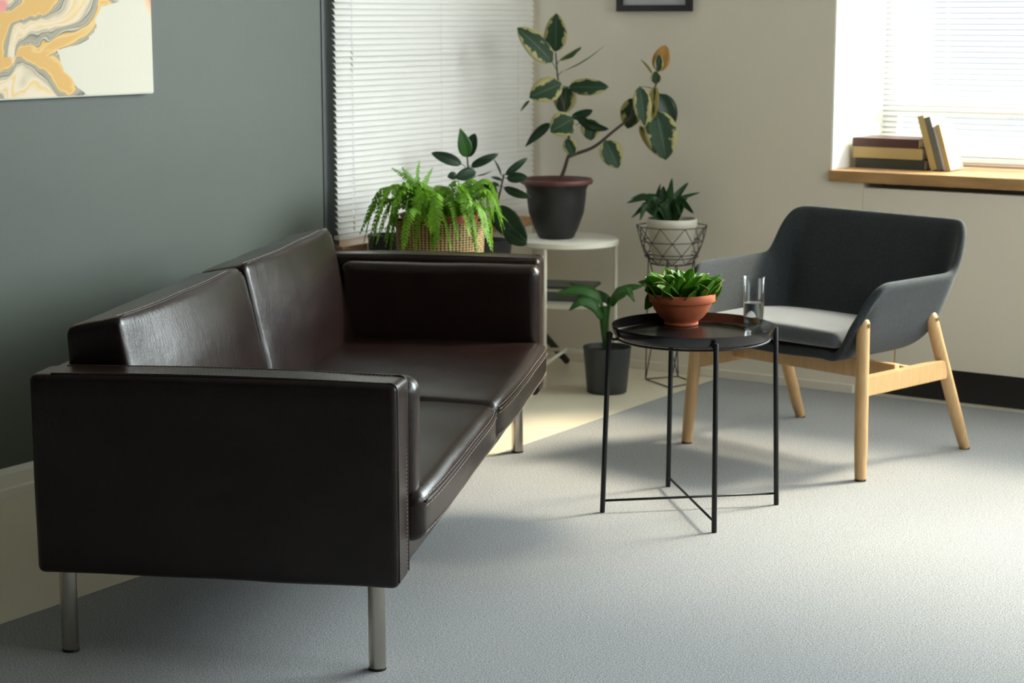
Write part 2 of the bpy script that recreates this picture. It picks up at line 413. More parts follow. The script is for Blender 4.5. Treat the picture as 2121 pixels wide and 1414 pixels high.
def blind(name, p0, p1, zb, zt, width, tilt, m, label, cord_at, nrm, holes=()):
    """venetian blind between plan points p0 and p1; nrm points to the room"""
    t = thing(name, label, 'blind', ((p0[0] + p1[0]) / 2, (p0[1] + p1[1]) / 2, zb))
    base = Vector(t.location)
    d = Vector((p1[0] - p0[0], p1[1] - p0[1], 0)); Ln = d.length; d.normalize(); nrm = Vector(nrm)
    bm = bmesh.new()
    pitch = .0205; n = int((zt - .03 - (zb + .025)) / pitch)
    def slat(z, w, tl, thick_end=False):
        segs = 4
        prev = None
        stops = [0] + sorted([h + e for h in holes for e in (-.004, .004)]) + [Ln]
        cols = []
        for s in stops:
            col = []
            for k in range(segs + 1):
                a = (k / segs - .5)
                off = a * w
                crown = .0035 * (1 - (2 * a) ** 2)
                p = nrm * (off * math.cos(tl) + crown * math.sin(-tl)) + Vector((0, 0, off * math.sin(tl) + crown * math.cos(tl)))
                q = Vector((p0[0], p0[1], z)) + d * s + p - base
                col.append(bm.verts.new(q))
            cols.append(col)
        for i in range(len(cols) - 1):
            for k in range(segs):
                if holes and i % 2 == 1 and k in (1, 2): continue
                bm.faces.new((cols[i][k], cols[i + 1][k], cols[i + 1][k + 1], cols[i][k + 1]))
    for i in range(n): slat(zb + .03 + i * pitch, width, tilt + random.uniform(-.02, .02))
    for f in bm.faces: f.smooth = True
    obj('slats', bm, m, t, smooth=True)
    def rail(z0, z1, wd):
        b = bmesh.new()
        c0 = Vector((p0[0], p0[1], 0)) - Vector((base.x, base.y, 0))
        for zz in (z0, z1):
            pass
        vs = []
        for z in (z0, z1):
            for (s, w) in ((0, -wd / 2), (Ln, -wd / 2), (Ln, wd / 2), (0, wd / 2)):
                vs.append(b.verts.new(c0 + d * s + nrm * w + Vector((0, 0, z - base.z))))
        for f in ((0, 1, 2, 3), (4, 5, 6, 7), (0, 1, 5, 4), (1, 2, 6, 5), (2, 3, 7, 6), (3, 0, 4, 7)): b.faces.new([vs[i] for i in f])
        return b
    obj('bottom_rail', rail(zb, zb + .014, .024), m, t)
    obj('head_rail', rail(zt - .03, zt, .03), m, t)
    for c in cord_at:
        b = bmesh.new(); q = Vector((p0[0], p0[1], 0)) + d * c - Vector((base.x, base.y, base.z))
        for s in (-1, 1):
            tube(b, [q + nrm * (s * (width * .5 + .001) * math.cos(tilt)) + Vector((0, 0, zb)), q + nrm * (s * (width * .5 + .001) * math.cos(tilt)) + Vector((0, 0, zt))], .0006, 5)
        obj('ladder_cord', b, M['slat'], t)
    return t
blind('venetian_blind', (WX0 + .015, BY + .43), (WX1 - .01, BY + .43), SILL + .015, HEAD - .01, .025, R(-28), M['slat_r'],
      'overexposed white venetian blind behind the books in the right-hand window', (.25, 1.0, 1.8), (0, -1, 0))
blind('venetian_blind', (LX + .028, G0 + .030), (LX + .028, G1), .608, 2.3, .0255, R(-50), M['slat'],
      'pale venetian blind hanging between the green wall and the room corner, behind the plants', (.09, .62, 1.14), (1, 0, 0), holes=(.095,))
# ---- left window
wl = thing('window_2', 'left window', 'window'); del wl['category']; struct(wl, 'window behind the pale blind')
bm = bmesh.new(); fx = LX - .22
for y, w in ((G0 + .035, .035), (5.36, .03), (G1 - .035, .035)): box(bm, fx - .03, fx + .03, y - w, y + w, .585, 2.35)
for z, w in ((.615, .03), (1.22, .035), (2.32, .03)): box(bm, fx - .029, fx + .029, G0, G1, z - w, z + w)
obj('window_frame', bm, M['upvc'], wl)
obj('window_pane', boxbm(fx - .003, fx + .003, G0 + .01, G1 - .01, .6, 2.34), M['pane'], wl)
struct(obj('trim_8', boxbm(LX - .44, LX + .035, G0 + .055, G1, .546, .582, bevel=.003), M['sill_wood']), 'wooden sill of the left window')

# ================================================================= PAINTING
PY0, PY1, PZ0, PZ1 = 3.05, 4.18, 1.146, 1.95
pt = thing('abstract_painting', 'unframed cream canvas with marbled ochre, grey and pink paint on the green wall', 'painting', (LX, (PY0 + PY1) / 2, PZ0))
bm = bmesh.new(); box(bm, .0005, .024, PY0 - pt.location.y, PY1 - pt.location.y, 0, PZ1 - PZ0)
bmesh.ops.bevel(bm, geom=bm.edges[:], offset=.003, segments=2, affect='EDGES')
obj('canvas', bm, mat('primed canvas', (.60, .59, .52), .8), pt)
def proj(p):
    z = p[2] - H; f = p[0] * HD[0] + p[1] * HD[1]; a = p[0] * RT[0] + p[1] * RT[1]
    d = f * math.cos(P) - z * math.sin(P); u = f * math.sin(P) + z * math.cos(P)
    return (CX + F * a / d, CY - F * u / d)
def lerpc(a, b, t): t = max(0, min(1, t)); return tuple(a[i] + (b[i] - a[i]) * t for i in range(3))
def hexlin(c): return tuple(((x / 255) / 12.92 if x / 255 <= .04045 else ((x / 255 + .055) / 1.055) ** 2.4) for x in c)
CREAM = hexlin((228, 226, 212)); OCH = hexlin((228, 180, 90)); OCH2 = hexlin((240, 205, 130)); GR = hexlin((140, 142, 128)); GR2 = hexlin((178, 168, 148)); PALE = hexlin((222, 208, 180)); DK = hexlin((70, 80, 75)); PINK = hexlin((240, 150, 150)); WARMW = hexlin((240, 226, 205))
# painted figure in canvas centimetres: a = distance left of right edge, b = height above lower edge
def interp(tab, x):
    for (x0, y0), (x1, y1) in zip(tab, tab[1:]):
        if x <= x1: return y0 + (y1 - y0) * max(0, (x - x0)) / (x1 - x0)
    return tab[-1][1]
RIGHT_EDGE = [(0, .27), (.01, .285), (.03, .32), (.055, .34), (.09, .375), (.135, .39), (.137, .385), (.15, .31), (.165, .265), (.175, .26), (.185, .245), (.20, .235), (.225, .232), (.24, .225), (.26, .21), (.275, .14), (.30, .10), (.5, .0), (.9, -.2)]
RAMP = [(-1.01, OCH), (-.62, OCH), (-.45, OCH2), (-.36, OCH), (-.30, DK), (-.25, PALE), (-.16, GR), (-.02, GR2), (.12, GR), (.17, DK), (.22, PALE), (.34, GR2), (.46, PALE), (.58, WARMW), (.66, OCH2), (.78, WARMW), (1.01, WARMW)]
def rampc(s_):
    for (s0, c0), (s1, c1) in zip(RAMP, RAMP[1:]):
        if s_ <= s1: return lerpc(c0, c1, (s_ - s0) / (s1 - s0))
    return RAMP[-1][1]
def paint(a, b):
    n = noise.noise
    w1 = n(Vector((a * 5, b * 6, 1.3))) * .07; w2 = n(Vector((a * 5 + 5, b * 6 + 9, 3.3))) * .06
    u, v = a + w1, b + w2
    w3 = n(Vector((u * 13, v * 17, 7))) * .026; w4 = n(Vector((u * 13 + 8, v * 17 + 3, 8))) * .022
    u, v = u + w3, v + w4
    w5 = n(Vector((u * 34, v * 50, 5))) * .006; v += w5
    e = interp(RIGHT_EDGE, b)
    ee = a - e - n(Vector((b * 60, a * 20, 0))) * .007 - n(Vector((b * 160, a * 40, 4))) * .003
    if ee < 0:
        c = CREAM; k = (b - .215 - a * 1.6)
        if k > 0: c = lerpc(lerpc(CREAM, hexlin((255, 205, 160)), k * 40), PINK, (b - .24 - a * 2.2) * 40)
        return c
    # paint drawn out along the flow: sweeps down from the upper right, then curls left
    ph = v * 34 + u * (22 if b > .12 else -14) * .8 + 3.2 * n(Vector((u * 7, v * 9, 3)))
    st = math.sin(ph) + .22 * math.sin(ph * 4.3 + 1.3) * n(Vector((u * 20, v * 20, 9)))
    grey = interp([(0, .02), (.06, .05), (.13, .16), (.17, .22), (.22, .24), (.3, .22), (.9, .3)], b)
    near = max(0, 1 - ee / grey) if b > .1 else max(0, 1 - ee / .05)
    c = rampc(max(-1, min(1, st * (1 - .45 * near) - .22 * (1 - near) + .12 * near)))
    k = n(Vector((u * 8, v * 8, 20))) * 1.2 + min(.12, (a - .56) * (6 - 3.5 * max(0, min(1, (b - .12) / .1))))
    if k > .3: c = lerpc(c, WARMW, (k - .3) * 14)
    k = n(Vector((u * 12, v * 16, 33))) + max(-.6, min(.22, (a - .54) * 7 + (b - .21) * 5))
    if k > .38: c = lerpc(c, PINK, (k - .38) * 7)
    return c
bm = bmesh.new(); cl = bm.loops.layers.float_color.new('paint')
ys = [PY0 + .004 + (3.5 - PY0 - .004) * i / 50 for i in range(50)] + [3.5 + (PY1 - .004 - 3.5) * i / 330 for i in range(331)]
zs = [.004 + .31 * j / 170 for j in range(170)] + [.314 + (PZ1 - PZ0 - .318) * j / 40 for j in range(41)]
ny, nz = len(ys) - 1, len(zs) - 1
vs = [[bm.verts.new((.0246, y - pt.location.y, z)) for z in zs] for y in ys]
cc = [[paint(PY1 - y, z) for z in zs] for y in ys]
for i in range(ny):
    for j in range(nz):
        f = bm.faces.new((vs[i][j], vs[i + 1][j], vs[i + 1][j + 1], vs[i][j + 1]))
        for lp, (a, b) in zip(f.loops, ((i, j), (i + 1, j), (i + 1, j + 1), (i, j + 1))): lp[cl] = (*[q_ * k_ for q_, k_ in zip(cc[a][b], (.80, .76, .70))], 1)
pm = bpy.data.materials.new('marbled acrylic paint'); pm.use_nodes = True
at_ = pm.node_tree.nodes.new('ShaderNodeVertexColor'); at_.layer_name = 'paint'
pm.node_tree.links.new(at_.outputs['Color'], pm.node_tree.nodes['Principled BSDF'].inputs['Base Color']); pm.node_tree.nodes['Principled BSDF'].inputs['Roughness'].default_value = .6
obj('painted_surface', bm, pm, pt)

# picture frame on back wall
pf = thing('picture_frame', 'thin black picture frame with pale paper hanging on the back wall', 'picture', (-3.555, BY, 1.40))
bm = bmesh.new(); w, h = .327, .46
for a in ((-w / 2, w / 2, -.022, -.002, 0, .024), (-w / 2, w / 2, -.022, -.002, h - .024, h), (-w / 2, -w / 2 + .024, -.022, -.002, .024, h - .024), (w / 2 - .024, w / 2, -.022, -.002, .024, h - .024)): box(bm, *a)
obj('frame', bm, M['frame_black'], pf)
obj('paper', boxbm(-w / 2 + .02, w / 2 - .02, -.010, -.003, .02, h - .02), M['mat_white'], pf)

# ================================================================= SOFA  (local x = depth, y = length)
SA = R(24.6)
sofa = thing('leather_sofa', 'dark brown two-seat leather sofa on round steel legs', 'sofa', (-2.341, 3.003, 0), SA)
LE = M['leather']
def wrinkle(w, amp=.0025, s=7): return Vector((noise.noise(w * s), noise.noise(w * s + Vector((9, 2, 5))), noise.noise(w * s + Vector((3, 8, 1))))) * amp
YN0, YN1, YF0, YF1 = -.062, .052, 1.985, 2.10
XR, XF = -.735, .062
def arm(y0, y1):
    a = obj('arm_frame', softbox(XR, XF, y0, y1, .197, .632, .016, 12, 4, f=lambda w: w + wrinkle(w, .003, 5) + Vector((0, 0, .006 * math.sin((w.x - XR) / .8 * PI) * max(0, (w.z - .5) / .13)))), LE, sofa, smooth=True)
    return a
def seamline(pts, r=.0022, m='piping', name='piping', parent=None):
    b = bmesh.new(); tube(b, pts, r, 6); return obj(name, b, M[m], parent or sofa, smooth=True)
def stitches(parent, pts, r=.0010, gap=.0085, ln=.0052, name='stitching'):
    pts = [Vector(p) for p in pts]; b = bmesh.new()
    for p, q in zip(pts, pts[1:]):
        L_ = (q - p).length; n = max(1, int(L_ / gap)); d = (q - p).normalized()
        for i in range(n):
            s = p + d * (i * gap); tube(b, [s, s + d * ln], r, 4)
    return obj(name, b, M['thread'], parent)
def loop_edge(y, inset, z0, z1, rr, x1, x0):
    """rounded outline of an arm face in the x-z plane"""
    pts = [(x1 - inset, y, z0)]
    for k in range(7):
        a = k / 6 * PI / 2; pts.append((x1 - inset - rr + rr * math.cos(a), y, z1 - inset - rr + rr * math.sin(a)))
    for q in range(13):
        x = x1 - inset - rr - .01 - (x1 - x0 - .075) * q / 12
        pts.append((x, y, z1 - .0025 + .006 * math.sin((x - x0) / .8 * PI)))
    return pts
for (y0, y1, out, inn) in ((YN0, YN1, YN0, YN1), (YF0, YF1, YF1, YF0)):
    a = arm(y0, y1)
    for yy, s in ((y0, 1), (y1, -1)):
        seamline(loop_edge(yy + s * .012, .001, .21, .634, .016, XF, XR), .0026, parent=a)
        stitches(a, [(XF - .0005, yy + s * .019, .21), (XF - .0005, yy + s * .019, .61)])
        stitches(a, [(XF - .03 - .55 * q / 8, yy + s * .020, .6325 + .006 * math.sin((XF - .03 - .55 * q / 8 - XR) / .8 * PI)) for q in range(9)], r=.0007)
# inner arm pads
for nm, y0, y1 in (('arm_pad', YN1 - .004, .132), ('arm_pad', 1.905, YF0 + .004)):
    a = obj(nm, softbox(-.56, XF + .012, y0, y1, .355, .622, .032, 12, 6, f=lambda w: w + wrinkle(w, .004, 6)), LE, sofa, smooth=True)
    yc = (y0 + y1) / 2 + (.012 if y0 < 1 else -.012)
    stitches(a, [(XF + .0105, yc, .40), (XF + .0105, yc, .585)], r=.0009)
# base frame
obj('base_frame', softbox(-.71, .050, YN1 - .01, YF0 + .01, .205, .31, .012, 14, 3, f=lambda w: w + wrinkle(w, .002, 4)), LE, sofa, smooth=True)
# back panel, behind the cushions
obj('back_frame', softbox(XR, -.665, YN1 - .008, YF0 + .008, .20, .628, .02, 14, 4, f=lambda w: w + wrinkle(w, .003, 4)), LE, sofa, smooth=True)
# seat cushions
def seat(y0, y1):
    hy = (y1 - y0) / 2; yc = (y0 + y1) / 2
    def f(w):
        ty = max(-1, min(1, (w.y - yc) / hy)); tx = max(-1, min(1, (w.x + .22) / .33))
        if w.z > .30:
            w = w + Vector((0, 0, .022 * (1 - ty ** 6) * (1 - max(0, tx) ** 3 * .55)))
        if w.x > 0: w = w + Vector((.012 * (1 - ty ** 8), 0, 0))
        return w + wrinkle(w, .004, 5) + wrinkle(w, .0012, 26)
    c = obj('seat_cushion', softbox(-.56, .088, y0, y1, .262, .372, .030, 22, 6, f=f), LE, sofa, smooth=True)
    def edge(z, dx):
        return [(.088 + dx + .012 * (1 - abs((y - yc) / hy) ** 8) * (1 if abs(y - yc) < hy else 0) - (.012 if abs(y - yc) > hy - .02 else 0), y, z) for y in [y0 + .012 + (y1 - y0 - .024) * i / 24 for i in range(25)]]
    def surf(z, off):   # follow the cushion surface at height z
        pts = []
        vs_ = [v.co for v in c.data.vertices if v.co.x > .03]
        for y in [y0 + .02 + (y1 - y0 - .04) * i / 30 for i in range(31)]:
            best = max((v for v in vs_ if abs(v.y - y) < .035 and abs(v.z - z) < .009), key=lambda v: v.x, default=None)
            if best: pts.append((best.x, y, z))
        # smooth
        xs = [p[0] for p in pts]
        for _ in range(3): xs = [xs[0]] + [(xs[i - 1] + xs[i] + xs[i + 1]) / 3 for i in range(1, len(xs) - 1)] + [xs[-1]]
        return [(x + off, p[1], p[2]) for x, p in zip(xs, pts)]
    seamline(surf(.352, .0), .0024, parent=c)
    stitches(c, surf(.343, .0012)); stitches(c, surf(.361, -.0006)); stitches(c, surf(.285, .0008))
    return c
seat(.06, 1.018); seat(1.024, 1.975)
# back cushions: wedge that leans back
def backc(y0, y1):
    hy = (y1 - y0) / 2; yc = (y0 + y1) / 2
    def f(w):
        t = (w.z - .36) / .37        # 0 bottom, 1 top
        ty = max(-1, min(1, (w.y - yc) / hy))
        g = max(0, min(1, (w.x + .705) / .21))
        x = w.x + g * (-.085 * max(0, t) + .034 * (1 - ty * ty) * (.10 + .90 * math.sin(PI * max(0, min(1, t)))) - .012) - (1 - g) * .012 * t
        z = w.z + .03 * g * max(0, min(1, (t - .5) * 2))
        z -= .040 * g * max(0, (ty - .84) / .16) ** 2 * max(0, min(1, (t - .3) / .7))
        return Vector((x, w.y, z)) + wrinkle(w, .004, 5) + wrinkle(w, .001, 30)
    c = obj('back_cushion', softbox(-.705, -.495, y0, y1, .36, .706, .020, 20, 6, f=f), LE, sofa, smooth=True)
    return c
for y0, y1 in ((.098, 1.012), (1.018, 1.935)):
    c = backc(y0, y1)
    vsx = [v.co.copy() for v in c.data.vertices]
    pts = []
    for i in range(25):
        y = y0 + .02 + (y1 - y0 - .04) * i / 24
        cand = [v for v in vsx if abs(v.y - y) < .03 and v.z > .68 and -.63 < v.x]
        if cand:
            b_ = max(cand, key=lambda v: v.z + v.x * .6); pts.append([b_.x, y, b_.z])
    for _ in range(3): pts = [pts[0]] + [[(pts[i - 1][k] + pts[i][k] + pts[i + 1][k]) / 3 if k != 1 else pts[i][1] for k in range(3)] for i in range(1, len(pts) - 1)] + [pts[-1]]
    seamline(pts, .0022, parent=c)
    stitches(c, [(p[0] - .008, p[1], p[2] + .0022) for p in pts])
# steel legs
for x, y in ((0, 0), (-.695, .012), (-.015, 2.045), (-.69, 2.04)):
    b = bmesh.new(); zb = 0
    lathe(b, [(0, zb + .0), (.017, zb + .0), (.0185, zb + .004), (.0185, .215), (0, .215)], 32)
    l_ = obj('leg', b, M['steel'], sofa, auto=40); l_.location = (x, y, 0)
    b = bmesh.new(); lathe(b, [(0, zb + .0), (.0192, zb + .0), (.0192, zb + .005), (.0186, zb + .006)], 32)
    g = obj('rubber_foot', b, M['black_metal'], l_, auto=40)

# ================================================================= TRAY TABLE
TC = Vector((-2.412, 4.545, 0)); TA = R(-47)
tt = thing('tray_side_table', 'round black metal tray table in front of the armchair', 'table', TC, TA)
b = bmesh.new()
lathe(b, [(0, .501), (.205, .501), (.214, .503), (.219, .509), (.2255, .529), (.2275, .530), (.2275, .527), (.222, .506), (.217, .500), (.208, .4975), (0, .4975)], 96)
obj('tray', b, M['tray_black'], tt, auto=40)
b = bmesh.new(); tube(b, [(.2135 * math.cos(2 * PI * i / 96), .2135 * math.sin(2 * PI * i / 96), .494) for i in range(96)], .0035, 8, closed=True)
obj('ring', b, M['black_metal'], tt, smooth=True)
for k in range(4):
    a = k * PI / 2; ca, sa = math.cos(a), math.sin(a)
    b = bmesh.new()
    tube(b, [(.2545 * ca, .2545 * sa, 0), (.2545 * ca, .2545 * sa, .004), (.240 * ca, .240 * sa, .513), (.2398 * ca, .2398 * sa, .517)], .0072, 16, radii=[.0068, .0073, .0073, .006])
    lg = obj('leg', b, M['black_metal'], tt, auto=40)
    b = bmesh.new(); tube(b, [(.2335 * ca, .2335 * sa, .512), (.2345 * ca, .2345 * sa, .497), (.228 * ca, .228 * sa, .494), (.212 * ca, .212 * sa, .494)], .004, 8)
    obj('bracket', b, M['black_metal'], lg, smooth=True)
for k in range(2):
    a = k * PI / 2; ca, sa = math.cos(a), math.sin(a)
    b = bmesh.new(); tube(b, [(-.254 * ca, -.254 * sa, .030 + .004 * k), (0, 0, .030 + .004 * k), (.254 * ca, .254 * sa, .030 + .004 * k)], .0036, 10)
    obj('cross_bar', b, M['black_metal'], tt, smooth=True)

# terracotta bowl with bright green leaves
TOP = .5015
pc = atz(1411, 671, TOP)
bp = thing('potted_plant', 'bushy bright green plant in a wide terracotta bowl on the black tray table', 'plant', pc)
b = bmesh.new(); lathe(b, [(0, 0), (.047, 0), (.0495, .003), (.0485, .009), (.052, .014), (.0600, .020), (.0645, .0245), (.0665, .0275), (.0692, .0302), (.0712, .0335), (.0738, .0362), (.0756, .0395), (.0778, .0422), (.0792, .0455), (.0812, .0482), (.0823, .0515), (.0840, .0542), (.0848, .0575), (.0865, .062), (.0875, .066), (.0955, .068), (.0975, .071), (.0975, .089), (.0955, .0925), (.091, .0925), (.088, .088), (.084, .07), (.07, .04), (.05, .02), (0, .018)], 80)
pot = obj('pot', b, M['terracotta'], bp, auto=35)
for k in range(9):   # turned grooves
    z = .026 + k * .0042
    rr = interp([(.014, .052), (.027, .067), (.043, .079), (.062, .0865)], z) + .0001
    pass
b = bmesh.new(); lathe(b, [(.0, .078), (.05, .080), (.086, .076)], 40)
obj('soil', b, M['soil'], bp)
rnd = random.Random(21)
def bleaf(bx, by, az, el, ln, wd, droop=.12, m='leaf_bowl'):
    base = Vector((bx, by, .075)); d = Vector((math.cos(az) * math.cos(el), math.sin(az) * math.cos(el), math.sin(el)))
    tip = base + d * ln
    f = Vector((-math.cos(az) * math.sin(el), -math.sin(az) * math.sin(el), math.cos(el)))
    f = rot_about(f, d, rnd.uniform(-.9, .9))
    leaf_obj('leaf', leaf_bm(base, tip, wd, f, 'oval', droop, .34, wav=.10, seed=rnd.randint(0, 999)), M[m], bp, .0012)
for k in range(64):
    az = rnd.uniform(0, 2 * PI); rr = .076 * math.sqrt(rnd.random())
    out = rr / .076
    el = R(rnd.uniform(60, 88) - 30 * out)
    bleaf(rr * math.cos(az), rr * math.sin(az), az + rnd.uniform(-.4, .4), el, rnd.uniform(.072, .108) * (1 - .22 * out), rnd.uniform(.046, .064), rnd.uniform(-.05, .2))
# stray leaves that hang over the rim
vr = Vector((RT[0], RT[1], 0)); vf = Vector((HD[0], HD[1], 0))
for (s, f_, z0, s2, f2, z2, w) in ((-.085, -.02, .085, -.108, -.01, .145, .034), (-.088, .0, .095, -.105, .01, .040, .038), (.085, .0, .09, .115, -.01, .115, .032), (.05, -.02, .11, .112, -.01, .148, .02), (.085, .03, .085, .095, .05, .05, .03)):
    leaf_obj('leaf', leaf_bm(vr * s + vf * f_ + Vector((0, 0, z0)), vr * s2 + vf * f2 + Vector((0, 0, z2)), w, TOCAM + vr * .4, 'heart', .12, .5, seed=int(s2 * 1000)), M['leaf_bowl'], bp, .0012)

# drinking glass with water
gc = atz(1560, 678, TOP)
gl = thing('drinking_glass', 'clear straight glass half filled with water on the tray table', 'glass', gc)
b = bmesh.new(); lathe(b, [(0, 0.0002), (.0268, .0002), (.0285, .002), (.0292, .03), (.0318, .1455), (.0313, .1461), (.0307, .1455), (.0281, .03), (.0274, .012), (.025, .0095), (0, .0095)], 64)
obj('glass_body', b, M['glass'], gl, auto=50)
b = bmesh.new(); lathe(b, [(0, .0098), (.0248, .0098), (.0272, .0122), (.0279, .03), (.0290, .072), (.0287, .0718), (0, .0716)], 64)
obj('water', b, M['water'], gl, auto=50)

# ================================================================= ARMCHAIR
CC = Vector((-2.42, 5.485, 0)); CA = R(-13.2)
ch = thing('armchair', 'dark grey upholstered armchair with curved shell and light birch legs', 'chair', CC, CA)
def bez(a, b, c, d, t):
    s = 1 - t; return a * s ** 3 + b * 3 * s * s * t + c * 3 * s * t * t + d * t ** 3
NS = 97; NT = 13
def smst(a, b, x): t = max(0, min(1, (x - a) / (b - a))); return t * t * (3 - 2 * t)
def plan(s, hw, yf, yb, rc):
    """point of a U (left front -> back -> right front), s in 0..1, by arc length"""
    Ls = (yb - rc) - yf; La = PI / 2 * rc; Lb = 2 * (hw - rc); T = 2 * Ls + 2 * La + Lb; q = s * T
    if q <= Ls: return Vector((-hw, yf + q, 0))
    q -= Ls
    if q <= La: a = q / rc; return Vector((-hw + rc - rc * math.cos(a), yb - rc + rc * math.sin(a), 0))
    q -= La
    if q <= Lb: return Vector((-hw + rc + q, yb, 0))
    q -= Lb
    if q <= La: a = q / rc; return Vector((hw - rc + rc * math.sin(a), yb - rc + rc * math.cos(a), 0))
    q -= La
    return Vector((hw, yb - rc - q, 0))
grid = []
bm = bmesh.new()
for i in range(NS):
    s = i / (NS - 1)
    sp = 1 - abs(2 * s - 1)          # 0 at arm fronts, 1 at the centre of the back
    B = plan(s, .215, -.305, .02, .12); B.z = .368
    Rm = plan(s, .372, -.285, .285, .12)
    # rim height: armrest .595, rising to .76 at the back
    k = math.sin(PI / 2 * max(0, min(1, (sp - .485) / .15)))
    k = k * smst(.46, .53, sp)
    zr = .606 + .170 * k
    # front end of the arm slopes down and curls
    fr = smst(.20, .0, sp)
    zr -= .012 * smst(0, .1, sp) * 0
    if sp < .095:
        tt_ = 1 - sp / .095
        zr = .606 - .190 * (1 - math.sqrt(max(0, 1 - tt_ ** 2.2)))
        Rm.x *= 1 - .13 * tt_ ** 3
        Rm.y += -.01 * tt_
    back = smst(.5, .75, sp)
    Rm.y = Rm.y * 1.0
    # lean of back: lower points come forward
    C1 = Vector((Rm.x * .80, B.lerp(Rm, .8).y, .322))
    C2 = Vector((Rm.x * .82, B.lerp(Rm, .95).y, .46))
    if back > 0:
        C1b = Vector((Rm.x * .80, B.y + .125, .303)); C2b = Vector((Rm.x * .88, B.y + .135, .44))
        C1 = C1.lerp(C1b, back); C2 = C2.lerp(C2b, back)
    if sp > .62: 
        # waist: above the arms the back narrows a little then widens
        Rm.x *= 1 - .05 * smst(.62, .7, sp) * 0
    Rm.z = zr
    row = []
    for j in range(NT):
        t = j / (NT - 1); row.append(bm.verts.new(bez(B, C1, C2, Rm, t)))
    grid.append(row)
for i in range(NS - 1):
    for j in range(NT - 1): bm.faces.new((grid[i][j], grid[i + 1][j], grid[i + 1][j + 1], grid[i][j + 1]))
# pan: bridge the inner loop left to right
half = NS // 2
prevrow = None
KX = 10
for i in range(half + 1):
    a, c = grid[i][0], grid[NS - 1 - i][0]
    if a is c or (a.co - c.co).length < 1e-5: row = [a]
    else:
        row = [a] + [bm.verts.new(a.co.lerp(c.co, k / KX) + Vector((0, 0, -.008 * math.sin(PI * k / KX)))) for k in range(1, KX)] + [c]
    if prevrow:
        if len(row) == len(prevrow):
            for k in range(KX): bm.faces.new((prevrow[k], prevrow[k + 1], row[k + 1], row[k]))
        else:
            for k in range(KX): bm.faces.new((prevrow[k], prevrow[k + 1], row[0]))
    prevrow = row
bmesh.ops.remove_doubles(bm, verts=bm.verts[:], dist=1e-5)
for v in bm.verts:   # front lip dips slightly
    if v.co.y < -.29 and v.co.z < .40: v.co.z += .0
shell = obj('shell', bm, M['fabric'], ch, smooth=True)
sm0 = shell.modifiers.new('relax', 'SMOOTH'); sm0.factor = .5; sm0.iterations = 5
md = shell.modifiers.new('thickness', 'SOLIDIFY'); md.thickness = .026; md.offset = 0; md.use_even_offset = False
md = shell.modifiers.new('round', 'SUBSURF'); md.levels = 2; md.render_levels = 2
# seat cushion
def sf(w):
    ty = (w.y + .115) / .19; tx = w.x / .26
    if w.z > .405: w = w + Vector((0, 0, .016 * (1 - min(1, abs(tx)) ** 3) * (1 - min(1, abs(ty)) ** 3) - .012 * max(0, ty)))
    w = Vector((w.x * (1 - .12 * max(0, ty) ** 2), w.y - .012 * (1 - tx * tx) * (1 if w.y < -.2 else 0), w.z))
    return w
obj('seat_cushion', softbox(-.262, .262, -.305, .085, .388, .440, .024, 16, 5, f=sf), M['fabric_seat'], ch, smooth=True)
# legs
for s in (-1, 1):
    xo = .012 * s
    for (foot, topp) in (((.348 * s + .012, -.297, 0), (.322 * s, -.255, .470)), (((.334 * s), .300, 0), (.322 * s, .100, .450))):
        foot, topp = Vector(foot), Vector(topp); d = (topp - foot)
        b = bmesh.new(); pts = []; rad = []
        for k in range(13):
            t = k / 12; pts.append(foot + d * t); rad.append(.0172 + .0030 * min(1, t * 4))
        # rounded upper end
        for k in range(1, 6):
            a = k / 5 * PI / 2; pts.append(topp + d.normalized() * (.0202 * math.sin(a))); rad.append(max(.0005, .0202 * math.cos(a)))
        tube(b, pts, .02, 24, radii=rad)
        for v in b.verts: v.co.z = max(v.co.z, .0)
        lg = obj('leg', b, M['birch'], ch, auto=50)
        b = bmesh.new(); tube(b, [foot + Vector((0, 0, .0)), foot + d.normalized() * .006], .0174, 20)
        for v in b.verts: v.co.z = max(v.co.z, 0)
        obj('foot_pad', b, M['black_metal'], lg, smooth=False)
        b = bmesh.new(); c0 = topp - d.normalized() * .004; ax = Vector((s, 0, 0))
        tube(b, [c0 + ax * .017, c0 + ax * .0225], .0068, 16)
        obj('screw_cap', b, mat('brass screw', (.7, .5, .25), .25, metal=1), lg, auto=40)
        lg.data.update()
# side rails, cross rails
for s in (-1, 1):
    b = bmesh.new(); box(b, -.012, .012, -.255, .170, -.031, .031)
    bmesh.ops.bevel(b, geom=b.edges[:], offset=.003, segments=2, affect='EDGES')
    r_ = obj('side_rail', b, M['birch'], ch, auto=40); r_.location = (.332 * s, 0, .280); r_.rotation_euler = (0, 0, 0)
b = boxbm(-.325, .325, -.09, -.065, .265, .325, bevel=.003); obj('cross_rail', b, M['birch'], ch, auto=40)
b = boxbm(-.325, .325, .075, .098, .250, .288, bevel=.003); obj('cross_rail', b, M['birch'], ch, auto=40)
for x in (-.2, .2):
    for y in (-.078, .086)[1:]:
        b = bmesh.new(); tube(b, [(x, y, .285), (x, y, .345)], .0022, 12); obj('bolt', b, mat('brass bolt', (.6, .42, .2), .3, metal=1), ch)

